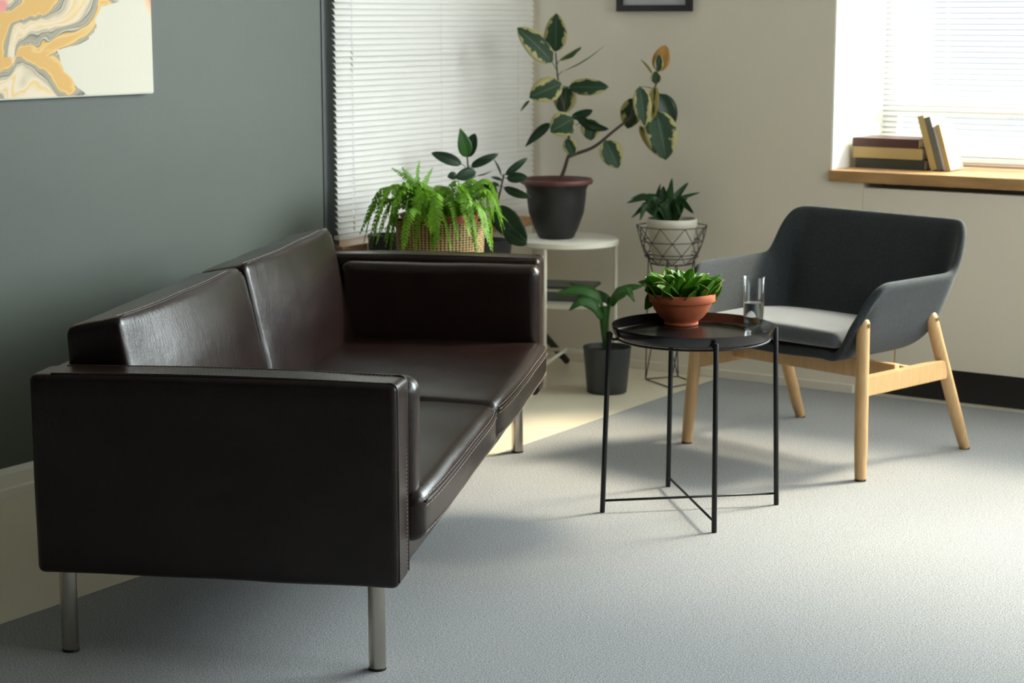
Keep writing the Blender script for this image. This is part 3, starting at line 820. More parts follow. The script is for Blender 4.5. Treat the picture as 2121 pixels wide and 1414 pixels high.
# ================================================================= BOOKS
def book(label, cx, cy, cz, L_, W_, T_, cover, rz=0, tilt=0, group=None):
    """lying book: L_ along x (spine faces -y), W_ along y, T_ high; tilt turns it about y to stand and lean"""
    t = thing('book', label, 'book', (cx, cy, cz), rz, group)
    rot = Matrix.Rotation(-tilt, 4, 'Y')
    b = bmesh.new()
    for a in ((-L_ / 2, L_ / 2, 0, W_, 0, .0025), (-L_ / 2, L_ / 2, 0, W_, T_ - .0025, T_), (-L_ / 2, L_ / 2, 0, .003, .0025, T_ - .0025)): box(b, *a, M4=rot)
    obj('cover', b, cover, t)
    b = bmesh.new(); box(b, -L_ / 2 + .003, L_ / 2 - .003, .003, W_ - .003, .0026, T_ - .0026, M4=rot)
    obj('pages', b, M['paper'], t)
    return t
by = BY + .14
book('dark olive book at the bottom of the lying stack on the window sill', -2.637, by, SILL + .0006, .272, .19, .0375, M['book_dark'], R(-1.5), group=None)
book('tan book in the middle of the lying stack on the window sill', -2.648, by - .004, SILL + .0385, .268, .185, .040, M['book_tan'], R(-.5))
book('dark brown book on top of the lying stack on the window sill', -2.657, by - .002, SILL + .079, .262, .18, .033, M['book_brown'], R(-1))
def standing(label, x, T_, hgt, W_, cover, lean):
    """upright book leaning left by lean; x = lower left corner; spine faces the room"""
    t = thing('book', label, 'book', (x, by, SILL + .0006))
    rot = Matrix.Rotation(-lean, 4, 'Y')
    # lowest corner (right-bottom) rests on the sill
    up = Matrix.Translation((0, 0, T_ * math.sin(-lean) * -1 * 0))
    b = bmesh.new()
    for a in ((0, .0025, 0, W_, 0, hgt), (T_ - .0025, T_, 0, W_, 0, hgt), (.0025, T_ - .0025, 0, .003, 0, hgt)): box(b, *a, M4=rot)
    off = min((rot @ Vector((xx, 0, 0))).z for xx in (0, T_))
    for v in b.verts: v.co.z -= off
    obj('cover', b, cover, t)
    b = bmesh.new(); box(b, .0026, T_ - .0026, .003, W_ - .004, .003, hgt - .003, M4=rot)
    for v in b.verts: v.co.z -= off
    obj('pages', b, M['paper'], t)
    return t
LN = R(17)
x = -2.478
for (T_, hg, W_, cv, lb) in ((.024, .203, .14, M['book_tan'], 'tall tan book leaning on the lying stack'),
                             (.021, .200, .14, M['book_grey'], 'tall grey book leaning between the tan book and the thin pale book'),
                             (.010, .165, .13, M['book_white'], 'thin pale book leaning between the grey book and the short tan book'),
                             (.015, .172, .13, M['book_tan'], 'short tan book, outermost of the leaning books on the sill')):
    standing(lb, x, T_, hg, W_, cv, LN); x += T_ / math.cos(LN) + .0012

# ================================================================= WHITE SIDE TABLE
wc = at(1174, 500, 7.07); wc.z = 0
wt = thing('side_table', 'round white metal side table with lower shelf beside the sofa arm', 'table', (wc.x, wc.y, -.002))
TH = .548
b = bmesh.new(); lathe(b, [(0, TH), (.196, TH), (.200, TH - .003), (.200, TH - .020), (.197, TH - .022), (.193, TH - .020), (.193, TH - .006), (0, TH - .006)], 72)
obj('table_top', b, M['white_metal'], wt, auto=40)
b = bmesh.new(); ZS = .312
lathe(b, [(0, ZS), (.165, ZS), (.17, ZS + .002), (.17, ZS - .014), (.166, ZS - .016), (.162, ZS - .006), (0, ZS - .006)], 72)
sh = obj('shelf', b, M['white_metal'], wt, auto=40)
a0 = math.atan2(5.836 - wc.y, -3.72 - wc.x)
angs = [a0, a0 + 2 * PI / 3, a0 + 4 * PI / 3]
for a in angs:
    b = bmesh.new(); r0 = .188
    tube(b, [(r0 * math.cos(a), r0 * math.sin(a), 0), (r0 * math.cos(a), r0 * math.sin(a), TH - .018)], .0085, 14)
    lg = obj('leg', b, M['white_metal'], wt, auto=40)
    b = bmesh.new(); tube(b, [(r0 * math.cos(a), r0 * math.sin(a), .085), (0, 0, .115)], .0075, 10); obj('brace', b, M['white_metal'], lg, smooth=True)
    b = bmesh.new(); tube(b, [(r0 * math.cos(a), r0 * math.sin(a), ZS - .008), (.165 * math.cos(a), .165 * math.sin(a), ZS - .008)], .005, 8); obj('shelf_bracket', b, M['white_metal'], lg, smooth=True)
# things on the shelf
tb = thing('folder', 'flat dark grey folder lying across a pale box on the white table shelf', 'folder', (wc.x - .0, wc.y, ZS - .002 + .0505), R(20))
obj('cover', boxbm(-.12, .12, -.085, .085, 0, .006, bevel=.002), M['grey_pot'], tb); obj('pages', boxbm(-.115, .115, -.08, .08, .0062, .011, bevel=.001), M['book_grey'], tb)
sb = thing('storage_box', 'small pale box on the shelf of the white table', 'box', (wc.x, wc.y, ZS - .002 + .0005), R(20))
obj('body', boxbm(-.10, .10, -.07, .07, 0, .036, bevel=.003), M['book_grey'], sb); obj('lid', boxbm(-.103, .103, -.073, .073, .036, .049, bevel=.003), M['white_metal'], sb)

# ficus in the black pot
pz = wc.z - .002 + TH + .0005
pc = at(1152, 492, 7.07)
fp = thing('potted_plant', 'tall variegated rubber plant in a flared black pot on the white side table', 'plant', (pc.x, pc.y, pz))
fo = Vector(fp.location)
b = bmesh.new(); lathe(b, [(0, 0), (.062, 0), (.068, .004), (.085, .04), (.106, .10), (.112, .15), (.115, .188), (.124, .205), (.133, .212)], 72)
pot = obj('pot', b, M['black_pot'], fp, auto=50)
b = bmesh.new(); lathe(b, [(.124, .2075), (.136, .208), (.140, .214), (.140, .222), (.135, .227), (.127, .225), (.120, .212), (.111, .185)], 72, closed=False)
obj('pot_rim', b, M['rust_rim'], fp, auto=50)
b = bmesh.new(); lathe(b, [(0, .20), (.08, .200), (.1155, .196)], 40); obj('soil', b, M['soil'], fp)
def zf(x, y): return (1040 + x / 2.619, y / 2.619)
def fpt(x, y, D): p = zf(x, y); return at(p[0], p[1], D) - fo
D0 = 7.07
b = bmesh.new()
path = smoothpath([Vector((0, 0, .19)) + Vector((.0, 0, 0)), fpt(330, 940, D0), fpt(352, 870, D0), fpt(368, 800, D0), fpt(345, 640, D0 - .01), fpt(320, 520, D0), fpt(303, 430, D0 + .01), fpt(290, 285, D0)])
tube(b, path, .008, 10, radii=[.0085 - .006 * i / (len(path) - 1) for i in range(len(path))]); obj('stem', b, M['stem_brown'], fp, smooth=True)
b = bmesh.new()
path = smoothpath([fpt(358, 850, D0), fpt(410, 830, D0), fpt(500, 795, D0 - .01), fpt(600, 715, D0 - .02), fpt(715, 620, D0 - .03), fpt(780, 540, D0 - .02), fpt(832, 465, D0 - .02), fpt(845, 370, D0 - .02)])
tube(b, path, .006, 10, radii=[.0075 - .0045 * i / (len(path) - 1) for i in range(len(path))]); obj('stem', b, M['stem_brown'], fp, smooth=True)
def petiole(owner, a, c, r=.0018):
    b = bmesh.new(); tube(b, [a, (a + c) / 2 + Vector((0, 0, .002)), c], r, 6); obj('petiole', b, M['stem_green'], owner, smooth=True)
def fleaf(b_, t_, w, db=0, dt=0, roll=0, m='leaf_var', shape='oval', droop=.05, stem=None, fold=.12):
    B = fpt(*b_, D0 + db); T = fpt(*t_, D0 + dt); wd = w / 2.619 / F * D0 * 1.02
    f = rot_about(TOCAM, (T - B).normalized(), R(roll))
    leaf_obj('leaf', leaf_bm(B, T, wd, f, shape, droop, fold, seed=int(b_[0])), M[m], fp)
    if stem: petiole(fp, fpt(*stem, D0), B)
fleaf((272, 338), (82, 150), 135, 0, -.03, 10, stem=(298, 385))
fleaf((290, 280), (296, 72), 122, 0, -.02, -8)
fleaf((310, 328), (430, 255), 40, 0, .03, 50, stem=(298, 350))
fleaf((330, 385), (560, 240), 16, 0, .06, 75, stem=(303, 410), shape='lance')
fleaf((322, 455), (148, 530), 135, -.02, -.06, 0, stem=(305, 440))
fleaf((362, 470), (580, 472), 92, -.01, -.03, 15, stem=(318, 490), m='leaf_var')
fleaf((350, 470), (330, 615), 125, .03, .04, 0, m='leaf_var', stem=(320, 470))
fleaf((150, 545), (100, 605), 20, .04, .06, 30, shape='lance')
fleaf((385, 645), (262, 715), 140, -.03, -.06, 0, stem=(346, 640))
fleaf((262, 668), (125, 797), 58, 0, .0, 20, stem=(343, 650), shape='lance', m='leaf_dark')
fleaf((375, 635), (492, 598), 55, .02, .04, 35, stem=(348, 650), m='leaf_dark')
fleaf((400, 628), (580, 700), 60, .01, .0, 45, stem=(348, 655), m='leaf_dark', droop=.14)
fleaf((480, 645), (480, 762), 108, .02, .0, 0, stem=(352, 700))
fleaf((350, 752), (388, 848), 75, -.01, -.03, 0, stem=(368, 780))
fleaf((560, 760), (628, 912), 132, -.02, -.03, -6, stem=(540, 765))
fleaf((725, 530), (680, 697), 120, .03, .05, 12, m='leaf_var')
fleaf((745, 470), (770, 682), 100, -.05, -.06, -10, m='leaf_var', stem=(820, 480))
fleaf((832, 465), (822, 645), 62, -.035, -.05, 30, m='leaf_var_small')
fleaf((855, 508), (925, 690), 115, .03, .04, -5, m='leaf_dark', stem=(828, 490))
fleaf((835, 600), (888, 868), 178, -.03, -.05, -6, m='leaf_var', stem=(800, 540))
fleaf((745, 680), (880, 862), 62, .0, -.01, 35, m='leaf_var_small')
fleaf((842, 388), (888, 243), 92, -.02, -.02, 0, m='leaf_orange')
fleaf((846, 388), (852, 295), 50, -.035, -.04, 0, m='leaf_var')
fleaf((835, 455), (833, 385), 58, -.03, -.03, 0, m='leaf_var')
fleaf((815, 402), (748, 320), 20, 0, .02, 40, m='leaf_var_small', shape='lance', stem=(838, 430))

# ================================================================= RUBBER PLANT (dark) behind the sofa
# low black bench that carries the plants behind the sofa arm
RB = Vector((-3.90, 5.68, 0))
bz = .40
bench = thing('plant_stand', 'black wooden plant stand with slanted legs behind the sofa arm', 'plant stand', (RB.x, RB.y, -.002))
obj('top', boxbm(-.15, .15, -.15, .15, bz - .025, bz, bevel=.004), M['black_metal'], bench)
for sx in (-1, 1):
    for sy in (-1, 1):
        foot = Vector((.20 * sx, .20 * sy, .0))
        if sx > 0 and sy > 0: foot = at(1174, 727, 7.38) - Vector(bench.location); foot.z = .012
        if sx > 0 and sy < 0: foot = Vector((.02, -.20, 0))
        b = bmesh.new(); tube(b, [foot, Vector((-.02, .13, bz - .02)) if (sx > 0 and sy > 0) else Vector((.11 * sx, .11 * sy, bz - .02))], .014, 12); obj('leg', b, M['black_metal'], bench, smooth=True)
rp = thing('potted_plant', 'dark green rubber plant in a black planter right of the fern basket', 'plant', (RB.x, RB.y, bz - .002 + .001))
ro = Vector(rp.location)
b = bmesh.new(); lathe(b, [(0, 0), (.08, 0), (.088, .006), (.105, .15), (.108, .16), (.100, .16), (.095, .14), (0, .138)], 48); obj('pot', b, M['black_pot'], rp, auto=50)
b = bmesh.new(); lathe(b, [(0, .142), (.095, .1415)], 32); obj('soil', b, M['soil'], rp)
def rpt(x, y, D): return at(720 + x / 4.42, 240 + y / 4.42, D) - ro
D1 = 6.8
for pth in ([(1095, 375), (1105, 500), (1112, 640), (1180, 850)], [(1432, 530), (1400, 680), (1370, 800), (1330, 940)]):
    b = bmesh.new(); pp = [rpt(x, y, D1) for x, y in reversed(pth)]; pp = [Vector((0, 0, .13))] + pp
    path = smoothpath(pp); tube(b, path, .005, 8, radii=[.006 - .003 * i / (len(path) - 1) for i in range(len(path))]); obj('stem', b, M['stem_brown'], rp, smooth=True)
def rleaf(b_, t_, w, db=0, dt=0, roll=0, shape='oval', droop=.05, stem=None, m='leaf_dark'):
    B = rpt(*b_, D1 + db); T = rpt(*t_, D1 + dt); wd = w / 4.42 / F * D1 * 1.02
    f = rot_about(TOCAM, (T - B).normalized(), R(roll))
    leaf_obj('leaf', leaf_bm(B, T, wd, f, shape, droop, .15, seed=int(b_[0])), M[m], rp)
    if stem: petiole(rp, rpt(*stem, D1), B, .0015)
rleaf((1092, 378), (1028, 112), 135, 0, -.02, 15, m='leaf_lily', shape='lance')
rleaf((1095, 378), (1168, 160), 125, .02, .02, -10)
rleaf((1045, 442), (765, 338), 105, 0, -.02, 0, stem=(1100, 490))
rleaf((1130, 452), (1382, 345), 78, 0, .02, 20, stem=(1103, 480))
rleaf((1132, 470), (1335, 395), 72, -.03, -.03, -20, stem=(1103, 500))
rleaf((1175, 510), (985, 570), 115, -.05, -.08, 0, stem=(1108, 520), shape='oval')
rleaf((1000, 540), (914, 560), 75, -.03, -.05, 0)
rleaf((1180, 548), (1325, 500), 18, 0, .03, 60, stem=(1110, 600), shape='lance')
rleaf((1442, 542), (1645, 382), 68, 0, .02, 10, stem=(1430, 545))
rleaf((1455, 570), (1652, 562), 98, -.02, -.03, 0, stem=(1425, 570))
rleaf((1405, 545), (1330, 385), 34, 0, .02, 50, stem=(1428, 560), shape='lance')
rleaf((1430, 655), (1682, 745), 82, 0, -.02, 20, stem=(1405, 640), droop=.14)
rleaf((1415, 592), (1312, 562), 40, 0, 0, 40, stem=(1425, 580))
rleaf((1390, 640), (1245, 620), 62, .02, .03, 40, stem=(1405, 650))
rleaf((1370, 700), (1150, 640), 150, .02, .05, 10, stem=(1390, 720))
rleaf((1350, 830), (1640, 1160), 230, -.02, -.05, 15, stem=(1360, 800), droop=.1)
rleaf((1430, 1040), (1645, 1180), 130, -.05, -.08, 25, droop=.1)
rleaf((1320, 860), (1500, 1130), 170, 0, -.03, -20, stem=(1340, 830))

# ================================================================= FERN IN BASKET
D2 = 6.38
FB = at(912, 500, D2)
st = thing('plant_stool', 'low black stool under the woven fern basket behind the sofa', 'stool', (FB.x, FB.y, -.002), R(25))
fz = .385
obj('top', boxbm(-.15, .15, -.15, .15, fz - .03, fz, bevel=.004), M['black_metal'], st)
for sx in (-1, 1):
    for sy in (-1, 1):
        b = bmesh.new(); tube(b, [(.13 * sx, .13 * sy, 0), (.12 * sx, .12 * sy, fz - .02)], .014, 10); obj('leg', b, M['black_metal'], st, smooth=True)
fern = thing('potted_fern', 'feathery bright green fern in a woven straw basket behind the sofa arm', 'plant', (FB.x, FB.y, fz - .002 + .001))
BH = at(912, 464, D2 - .15).z - fern.location.z
# woven basket: real over-under weave
b = bmesh.new(); NC = 96; NR = 26
rows = []
for j in range(NR * 3 + 1):
    z = BH * j / (NR * 3); row = []
    rb = .128 + .024 * math.sin(PI * .5 * z / BH)
    for i in range(NC * 2):
        a = 2 * PI * i / (NC * 2)
        wv = math.cos(i * PI / 2) * (1 if (j // 3) % 2 == 0 else -1)
        rr = rb + .0012 * wv * abs(math.sin(PI * (j / 3))) + .0012
        row.append(b.verts.new((rr * math.cos(a), rr * math.sin(a), z)))
    rows.append(row)
for A_, B_ in zip(rows, rows[1:]):
    for i in range(NC * 2): b.faces.new((A_[i], A_[(i + 1) % (NC * 2)], B_[(i + 1) % (NC * 2)], B_[i]))
def basketmat():
    m = bpy.data.materials.new('woven straw'); m.use_nodes = True; nt = m.node_tree; N = nt.nodes; L = nt.links
    bs = N['Principled BSDF']; bs.inputs['Roughness'].default_value = .7
    tc = N.new('ShaderNodeTexCoord'); sp = N.new('ShaderNodeSeparateXYZ'); L.new(tc.outputs['Object'], sp.inputs[0])
    at2 = N.new('ShaderNodeMath'); at2.operation = 'ARCTAN2'; L.new(sp.outputs['Y'], at2.inputs[0]); L.new(sp.outputs['X'], at2.inputs[1])
    k1 = N.new('ShaderNodeMath'); k1.operation = 'MULTIPLY'; k1.inputs[1].default_value = 72; L.new(at2.outputs[0], k1.inputs[0])
    s1 = N.new('ShaderNodeMath'); s1.operation = 'SINE'; L.new(k1.outputs[0], s1.inputs[0])
    k2 = N.new('ShaderNodeMath'); k2.operation = 'MULTIPLY'; k2.inputs[1].default_value = 2 * PI / .0085; L.new(sp.outputs['Z'], k2.inputs[0])
    s2 = N.new('ShaderNodeMath'); s2.operation = 'SINE'; L.new(k2.outputs[0], s2.inputs[0])
    mx = N.new('ShaderNodeMath'); mx.operation = 'ADD'; L.new(s1.outputs[0], mx.inputs[0]); L.new(s2.outputs[0], mx.inputs[1])
    mr = N.new('ShaderNodeMapRange'); mr.inputs['From Min'].default_value = .45; mr.inputs['From Max'].default_value = -.35; L.new(mx.outputs[0], mr.inputs['Value'])
    c = N.new('ShaderNodeMixRGB'); c.inputs['Color1'].default_value = (.035, .02, .012, 1); c.inputs['Color2'].default_value = (.55, .38, .15, 1)
    L.new(mr.outputs[0], c.inputs['Fac']); L.new(c.outputs[0], bs.inputs['Base Color'])
    return m
obj('basket', b, basketmat(), fern, smooth=True)
b = bmesh.new(); lathe(b, [(0, .01), (.11, .01), (.128, BH - .01), (.135, BH + .012), (.135, BH + .022), (.126, BH + .022), (.12, BH - .01), (0, BH - .012)], 48)
obj('inner_pot', b, M['red_pot'], fern, auto=50)
def frond(pts, wmax, side, name='frond', seed=0, n=26):
    """pts: arching path; leaflets left and right"""
    rnd = random.Random(seed)
    bm = bmesh.new(); uvl = bm.loops.layers.uv.new('UVMap')
    path = smoothpath(pts, 8); 
    tube(bm, path, .0011, 5, radii=[.0016 - .0010 * i / (len(path) - 1) for i in range(len(path))])
    cum = [0]
    for a, c in zip(path, path[1:]): cum.append(cum[-1] + (c - a).length)
    T = cum[-1]
    def P_(s):
        for k in range(len(path) - 1):
            if s <= cum[k + 1] or k == len(path) - 2:
                u = (s - cum[k]) / max(1e-6, cum[k + 1] - cum[k]); return path[k].lerp(path[k + 1], u), (path[k + 1] - path[k]).normalized()
    for i in range(n):
        t = (i + .6) / n
        p, d = P_(T * (.12 + .88 * t))
        wl_ = wmax * (math.sin(PI * min(1, .18 + t * .80)) ** .8) * rnd.uniform(.85, 1.1)
        sd = (side - d * side.dot(d)).normalized(); up = sd.cross(d).normalized()
        for s in (-1, 1):
            e = (sd * s + d * .28 + up * rnd.uniform(-.15, .15) + Vector((0, 0, -.25))).normalized()
            hw = T / n * .40
            wv = d * hw
            q = []
            for (u, k_) in ((0, .5), (.35, 1), (.75, .8), (1, .12)):
                c_ = p + e * (wl_ * u) - Vector((0, 0, wl_ * .25 * u * u))
                q.append((c_ - wv * k_, c_ + wv * k_, u))
            vv = [(bm.verts.new(a_), bm.verts.new(b_), u) for a_, b_, u in q]
            for A2, B2 in zip(vv, vv[1:]):
                f = bm.faces.new((A2[0], A2[1], B2[1], B2[0]))
                for lp, uvc in zip(f.loops, ((A2[2], .2), (A2[2], .8), (B2[2], .8), (B2[2], .2))): lp[uvl].uv = uvc
    me = bpy.data.meshes.new(name); bm.to_mesh(me); bm.free(); me.materials.append(M['leaf_fern'])
    o = bpy.data.objects.new(name, me); COL.objects.link(o); o.parent = fern
    return o
def gpt(x, y, D): return at(720 + x / 4.42, 240 + y / 4.42, D) - Vector(fern.location)
C0 = Vector((0, 0, BH - .01))
hand = [ # (start, mid, tip) in the close-up's pixels, with distances
    ((600, 800), (330, 660), (110, 1080), 0, -.05), ((640, 800), (400, 640), (200, 1120), .02, -.08), ((600, 820), (420, 760), (260, 1170), -.05, -.12),
    ((650, 850), (560, 560), (405, 475), .02, .05), ((650, 820), (590, 600), (500, 470), .05, .05), ((680, 820), (640, 600), (655, 410), .0, .0), ((690, 820), (700, 640), (778, 470), .0, .02),
    ((900, 850), (980, 620), (1190, 860), 0, -.08), ((900, 850), (1010, 600), (1260, 960), -.02, -.1), ((1000, 850), (1290, 690), (1340, 970), -.03, -.1), ((1000, 860), (1270, 700), (1330, 1270), -.05, -.12),
    ((800, 860), (640, 790), (860, 1130), -.1, -.2), ((800, 860), (760, 790), (760, 1080), -.12, -.22), ((880, 860), (960, 800), (1010, 1150), -.12, -.22), ((900, 860), (1060, 760), (1120, 1100), -.12, -.22),
    ((900, 860), (1120, 800), (1200, 1260), -.12, -.2), ((850, 860), (880, 900), (960, 1270), -.14, -.24), ((700, 860), (560, 760), (560, 1000), -.08, -.15), ((700, 860), (480, 700), (380, 960), -.06, -.1),
    ((850, 850), (820, 680), (740, 640), 0, .0), ((900, 850), (1040, 650), (1130, 640), .05, .1), ((800, 850), (700, 640), (560, 680), .0, -.05), ((780, 850), (860, 640), (960, 700), .0, -.05),
    ((620, 850), (300, 760), (160, 980), .03, .0), ((950, 860), (1200, 620), (1290, 760), .05, .08),
]
for k, (a, m_, c, dm, dt) in enumerate(hand):
    p0 = C0 + Vector((random.uniform(-.05, .05), random.uniform(-.05, .05), 0))
    pm_ = gpt(*m_, D2 + dm); pt_ = gpt(*c, D2 + dt)
    pa = gpt(*a, D2 + dm * .5)
    q = p0.lerp(pm_, .5) + Vector((0, 0, .02))
    side = (pt_ - p0).cross(Vector((0, 0, 1))); 
    if side.length < .02: side = Vector(RT + (0,))
    side = side.normalized() * .6 + Vector((RT[0], RT[1], 0)) * .5
    frond([p0, q, pm_, pt_], random.uniform(.024, .032), side, seed=k)
rnd = random.Random(5)
for k in range(34):
    az = rnd.uniform(0, 2 * PI); ln = rnd.uniform(.13, .24); hg = rnd.uniform(.02, .12)
    dx = Vector((math.cos(az), math.sin(az), 0))
    p0 = C0 + dx * rnd.uniform(0, .06)
    frond([p0, p0 + dx * ln * .35 + Vector((0, 0, hg)), p0 + dx * ln * .75 + Vector((0, 0, hg * 1.1)), p0 + dx * ln + Vector((0, 0, hg * .3 - rnd.uniform(0, .14)))],
          rnd.uniform(.018, .03), Vector((-dx.y, dx.x, 0)) + Vector((0, 0, rnd.uniform(-.4, .4))), seed=100 + k, n=22)
# dark planter left of the fern
dp = at(797, 520, 6.55)
pl = thing('planter', 'plain dark grey planter under the lower end of the blind, left of the fern basket', 'planter', (dp.x, dp.y, -.002))
ph_ = at(797, 487, 6.5).z
b = bmesh.new(); lathe(b, [(0, 0), (.045, 0), (.05, .004), (.058, ph_ - .02), (.061, ph_), (.056, ph_), (.052, ph_ - .03), (0, ph_ - .03)], 40); obj('pot', b, M['grey_pot'], pl, auto=50)
b = bmesh.new(); lathe(b, [(0, ph_ - .028), (.051, ph_ - .0285)], 32); obj('soil', b, M['soil'], pl)

# ================================================================= GREY POT PLANT on the floor
gp0 = Vector((-3.473, 5.868, -.002))
gp = thing('potted_plant', 'broad-leaved green plant in a dark grey pot on the cream floor', 'plant', gp0)
b = bmesh.new(); lathe(b, [(0, 0), (.070, 0), (.074, .004), (.089, .165), (.091, .172), (.087, .172), (.083, .15), (0, .148)], 56); obj('pot', b, M['grey_pot'], gp, auto=50)
b = bmesh.new(); lathe(b, [(0, .153), (.082, .152)], 32); obj('soil', b, M['soil'], gp)
def hpt(x, y, D): return at(1040 + x / 5.05, 560 + y / 5.05, D) - gp0
D3 = 6.81
b = bmesh.new()
path = smoothpath([Vector((0, 0, .145)), hpt(1080, 700, D3), hpt(1068, 500, D3), hpt(1060, 380, D3)])
tube(b, path, .01, 12, radii=[.007 + .013 * math.sin(i / (len(path) - 1) * 1.5) for i in range(len(path))]); obj('stem', b, M['leaf_lily'], gp, smooth=True)
b = bmesh.new(); path = smoothpath([Vector((.004, .004, .145)), hpt(1095, 640, D3 - .01), hpt(1110, 450, D3 - .01), hpt(1130, 340, D3 - .01)])
tube(b, path, .007, 12, radii=[.007 - .002 * i / (len(path) - 1) for i in range(len(path))]); obj('stem', b, M['leaf_lily'], gp, smooth=True)
def bent_leaf(parent, pts, w, side, m, shape_pow=.75, fold=.2, n=16, name='leaf', wmin=.02):
    path = smoothpath(pts, n // (len(pts) - 1) + 1)
    bm = bmesh.new(); uvl = bm.loops.layers.uv.new('UVMap'); rows = []
    N_ = len(path) - 1; side = Vector(side)
    for i, p in enumerate(path):
        t = i / N_; d = (path[min(i + 1, N_)] - path[max(i - 1, 0)]).normalized()
        sd = (side - d * side.dot(d)).normalized(); up = sd.cross(d)
        if up.z < 0: up = -up
        hw = w / 2 * max(wmin, math.sin(PI * min(.995, t ** shape_pow)) ** .8)
        row = []
        for j in range(7):
            s = j / 3 - 1
            row.append((bm.verts.new(p + sd * (s * hw) + up * (fold * hw * abs(s) ** 1.4)), (t, (s + 1) / 2)))
        rows.append(row)
    for i in range(N_):
        for j in range(6):
            q = [rows[i][j], rows[i + 1][j], rows[i + 1][j + 1], rows[i][j + 1]]
            f = bm.faces.new([a[0] for a in q]); f.smooth = True
            for lp, a in zip(f.loops, q): lp[uvl].uv = a[1]
    return leaf_obj(name, bm, m, parent, .001)
SD = Vector((HD[0], HD[1], .9))
bent_leaf(gp, [hpt(1075, 420, D3), hpt(1000, 250, D3), hpt(800, 190, D3 - .02), hpt(560, 240, D3 - .03)], .062, SD, M['leaf_lily'], .8, -.3)
bent_leaf(gp, [hpt(1065, 500, D3 - .02), hpt(980, 340, D3 - .03), hpt(820, 310, D3 - .05), hpt(700, 420, D3 - .06)], .075, SD, M['leaf_lily'], .55, -.35)
bent_leaf(gp, [hpt(1130, 370, D3), hpt(1190, 240, D3 - .01), hpt(1320, 210, D3 - .02), hpt(1390, 330, D3 - .04)], .065, SD, M['leaf_lily'], .6, -.3)
bent_leaf(gp, [hpt(1120, 340, D3), hpt(1220, 220, D3 + .02), hpt(1340, 170, D3 + .02), hpt(1480, 160, D3 + .02)], .045, SD, M['leaf_lily'], .8, -.3)
bent_leaf(gp, [hpt(1100, 400, D3), hpt(1080, 300, D3 + .03), hpt(950, 220, D3 + .08), hpt(700, 130, D3 + .12)], .04, SD, M['leaf_strap'], .8, -.3)

# ================================================================= WIRE STAND + WHITE POT
wz = at(1388, 495, 7.05)
ws0 = Vector((-3.372, 6.17, -.002)); 
ws = thing('wire_plant_stand', 'tall geometric grey wire plant stand by the back wall', 'plant stand', ws0)
b = bmesh.new()
ztop, zm, zb2, zb3 = .602, .545, .497, .458
n6 = 9
def ring(r, z, n, ph=0): return [Vector((r * math.cos(2 * PI * (i + ph) / n), r * math.sin(2 * PI * (i + ph) / n), z)) for i in range(n)]
r0, r1, r2, r3 = ring(.136, ztop, n6), ring(.119, zm, n6, .5), ring(.104, zb2, n6), ring(.078, zb3, n6, .5)
for rg_ in (r0, r1, r2, r3): tube(b, rg_, .002, 6, closed=True)
tube(b, ring(.104, zb2 - .012, n6), .002, 6, closed=True)
for A_, B_, sh_ in ((r0, r1, 0), (r1, r2, 1), (r2, r3, 0)):
    for i in range(n6):
        tube(b, [A_[i], B_[i]], .0017, 6); tube(b, [A_[(i + 1) % n6] if sh_ == 0 else A_[i], B_[i] if sh_ == 0 else B_[(i + 1) % n6]], .0017, 6)
for i in range(n6): tube(b, [r3[i], Vector((0, 0, zb3 - .001))], .0017, 6)
bk = obj('basket', b, M['grey_wire'], ws, smooth=True)
# triangular prism leg frame: feet form a diamond on the floor
feet = [Vector((-3.469, 6.154, 0)) - ws0, Vector((-3.307, 6.056, 0)) - ws0, Vector((-3.277, 6.20, 0)) - ws0, Vector((-3.39, 6.27, 0)) - ws0]
for f_ in feet: f_.z = .003
tops = [Vector((.088 * math.cos(a), .088 * math.sin(a), zb2 - .012)) for a in (R(200), R(290), R(20), R(110))]
b = bmesh.new()
for i in range(4):
    tube(b, [feet[i], feet[(i + 1) % 4]], .0022, 6)
obj('base', b, M['grey_wire'], ws, smooth=True)
for i in range(4):
    b = bmesh.new(); tube(b, [feet[i], tops[i]], .0022, 6); tube(b, [feet[i], tops[(i + 1) % 4]], .0022, 6); obj('leg', b, M['grey_wire'], ws, smooth=True)
wp0 = Vector((ws0.x, ws0.y, ws0.z + zb3 + .0025))
wp = thing('potted_plant', 'spiky green strap-leaved plant in a white pot held by the wire stand', 'plant', wp0)
hh = .628 - wp0.z
b = bmesh.new(); lathe(b, [(0, 0), (.066, 0), (.070, .004), (.0915, hh - .032), (.0955, hh - .028), (.0955, hh - .002), (.0935, hh), (.089, hh), (.086, hh - .02), (0, hh - .022)], 64); obj('pot', b, M['white_pot'], wp, auto=50)
b = bmesh.new(); lathe(b, [(0, hh - .016), (.0855, hh - .018)], 32); obj('soil', b, M['soil'], wp)
def wpt(x, y, D): return at(1220 + x / 4.159, 360 + y / 4.159, D) - wp0
D4 = 7.05
C4 = Vector((0, 0, hh - .02))
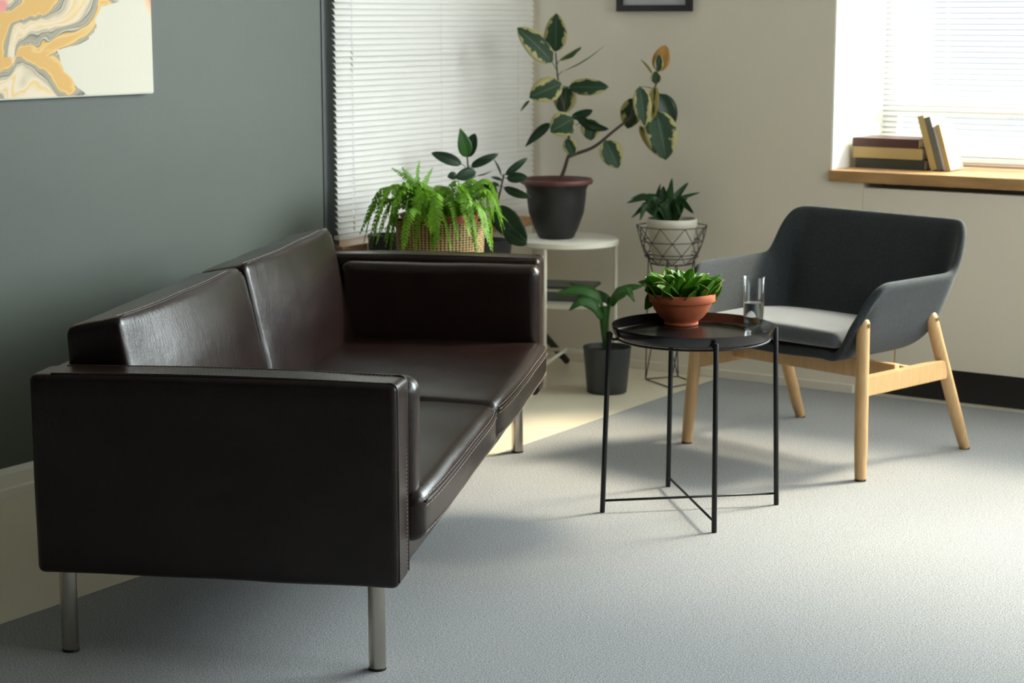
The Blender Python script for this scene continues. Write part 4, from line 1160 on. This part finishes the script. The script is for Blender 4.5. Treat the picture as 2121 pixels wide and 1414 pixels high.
for k, (mid, tip, w, dd) in enumerate([((520, 200), (325, 250), .034, 0), ((470, 190), (360, 215), .026, .04), ((500, 270), (365, 380), .03, -.04), ((480, 280), (440, 400), .038, -.05), ((590, 210), (615, 85), .024, .04),
        ((640, 190), (640, 105), .042, .02), ((700, 180), (715, 35), .034, 0), ((760, 190), (855, 75), .036, .02), ((800, 210), (955, 160), .022, .0), ((800, 240), (900, 340), .042, -.05),
        ((690, 240), (690, 110), .05, -.03), ((560, 230), (500, 250), .04, -.04), ((780, 230), (850, 215), .036, .02), ((600, 260), (560, 380), .036, -.06), ((740, 250), (790, 370), .04, -.06), ((640, 250), (655, 300), .05, -.07), ((570, 200), (420, 190), .03, .03)]):
    pm_ = wpt(*mid, D4 + dd); pt_ = wpt(*tip, D4 + dd * 1.6)
    b0 = C4 + Vector((pm_.x, pm_.y, 0)) * .25
    dirv = (pt_ - b0); sdv = dirv.cross(Vector((HD[0], HD[1], -.35)))
    bent_leaf(wp, [b0, b0.lerp(pm_, .55) + Vector((0, 0, .008)), pm_, pt_], w, sdv, M['leaf_strap'], .8, .25)

# ================================================================= LIGHT
def area(name, loc, rot, sx, sy, energy, col):
    l = bpy.data.lights.new(name, 'AREA'); l.shape = 'RECTANGLE'; l.size = sx; l.size_y = sy; l.energy = energy; l.color = col
    o = bpy.data.objects.new(name, l); COL.objects.link(o); o.location = loc; o.rotation_euler = rot; return o
# daylight standing outside each window
area('daylight_right', (-.2, BY + 1.25, 2.3), (R(-(90 - 18)), 0, 0), 3.6, 2.6, 930, (.88, .95, 1.0))
sl = bpy.data.lights.new('sun', 'SUN'); sl.energy = 17; sl.angle = R(12); sl.color = (1.0, .84, .62)
so = bpy.data.objects.new('sun', sl); COL.objects.link(so)
sd_ = Vector((-.515 * math.cos(R(40)), -.857 * math.cos(R(40)), -math.sin(R(40))))
so.rotation_euler = sd_.to_track_quat('-Z', 'Y').to_euler(); so.location = (0, 12, 6)
area('daylight_side', (RX + .7, (V0 + V1) / 2, 2.1), (R(90 - 12), 0, R(90)), 2.6, 2.2, 130, (.95, .97, 1.0))
area('daylight_left', (LX - .95, 5.7, 1.6), (R(90), 0, R(-90)), 2.0, 2.4, 10, (.95, .98, 1.0))
w = bpy.data.worlds.new('sky'); SC.world = w; w.use_nodes = True
bg = w.node_tree.nodes['Background']; bg.inputs['Color'].default_value = (.72, .77, .82, 1); bg.inputs['Strength'].default_value = 1.0

# ================================================================= CAMERA
cd = bpy.data.cameras.new('camera'); cam = bpy.data.objects.new('camera', cd); COL.objects.link(cam)
cd.sensor_width = 36; cd.lens = F / 2121 * 36; cd.clip_start = .05
cam.location = (0, 0, H); cam.rotation_euler = (PI / 2 - P, 0, YAW)
cd.dof.use_dof = True; cd.dof.focus_distance = 4.35; cd.dof.aperture_fstop = 5.6
SC.camera = cam
SC.view_settings.view_transform = 'Standard'; SC.view_settings.look = 'None'; SC.view_settings.gamma = 1; SC.view_settings.use_curve_mapping = False
SC.view_settings.exposure = 0.30
SC.cycles.max_bounces = 10; SC.cycles.diffuse_bounces = 5; SC.cycles.transmission_bounces = 8; SC.cycles.transparent_max_bounces = 12
SC.cycles.use_denoising = True
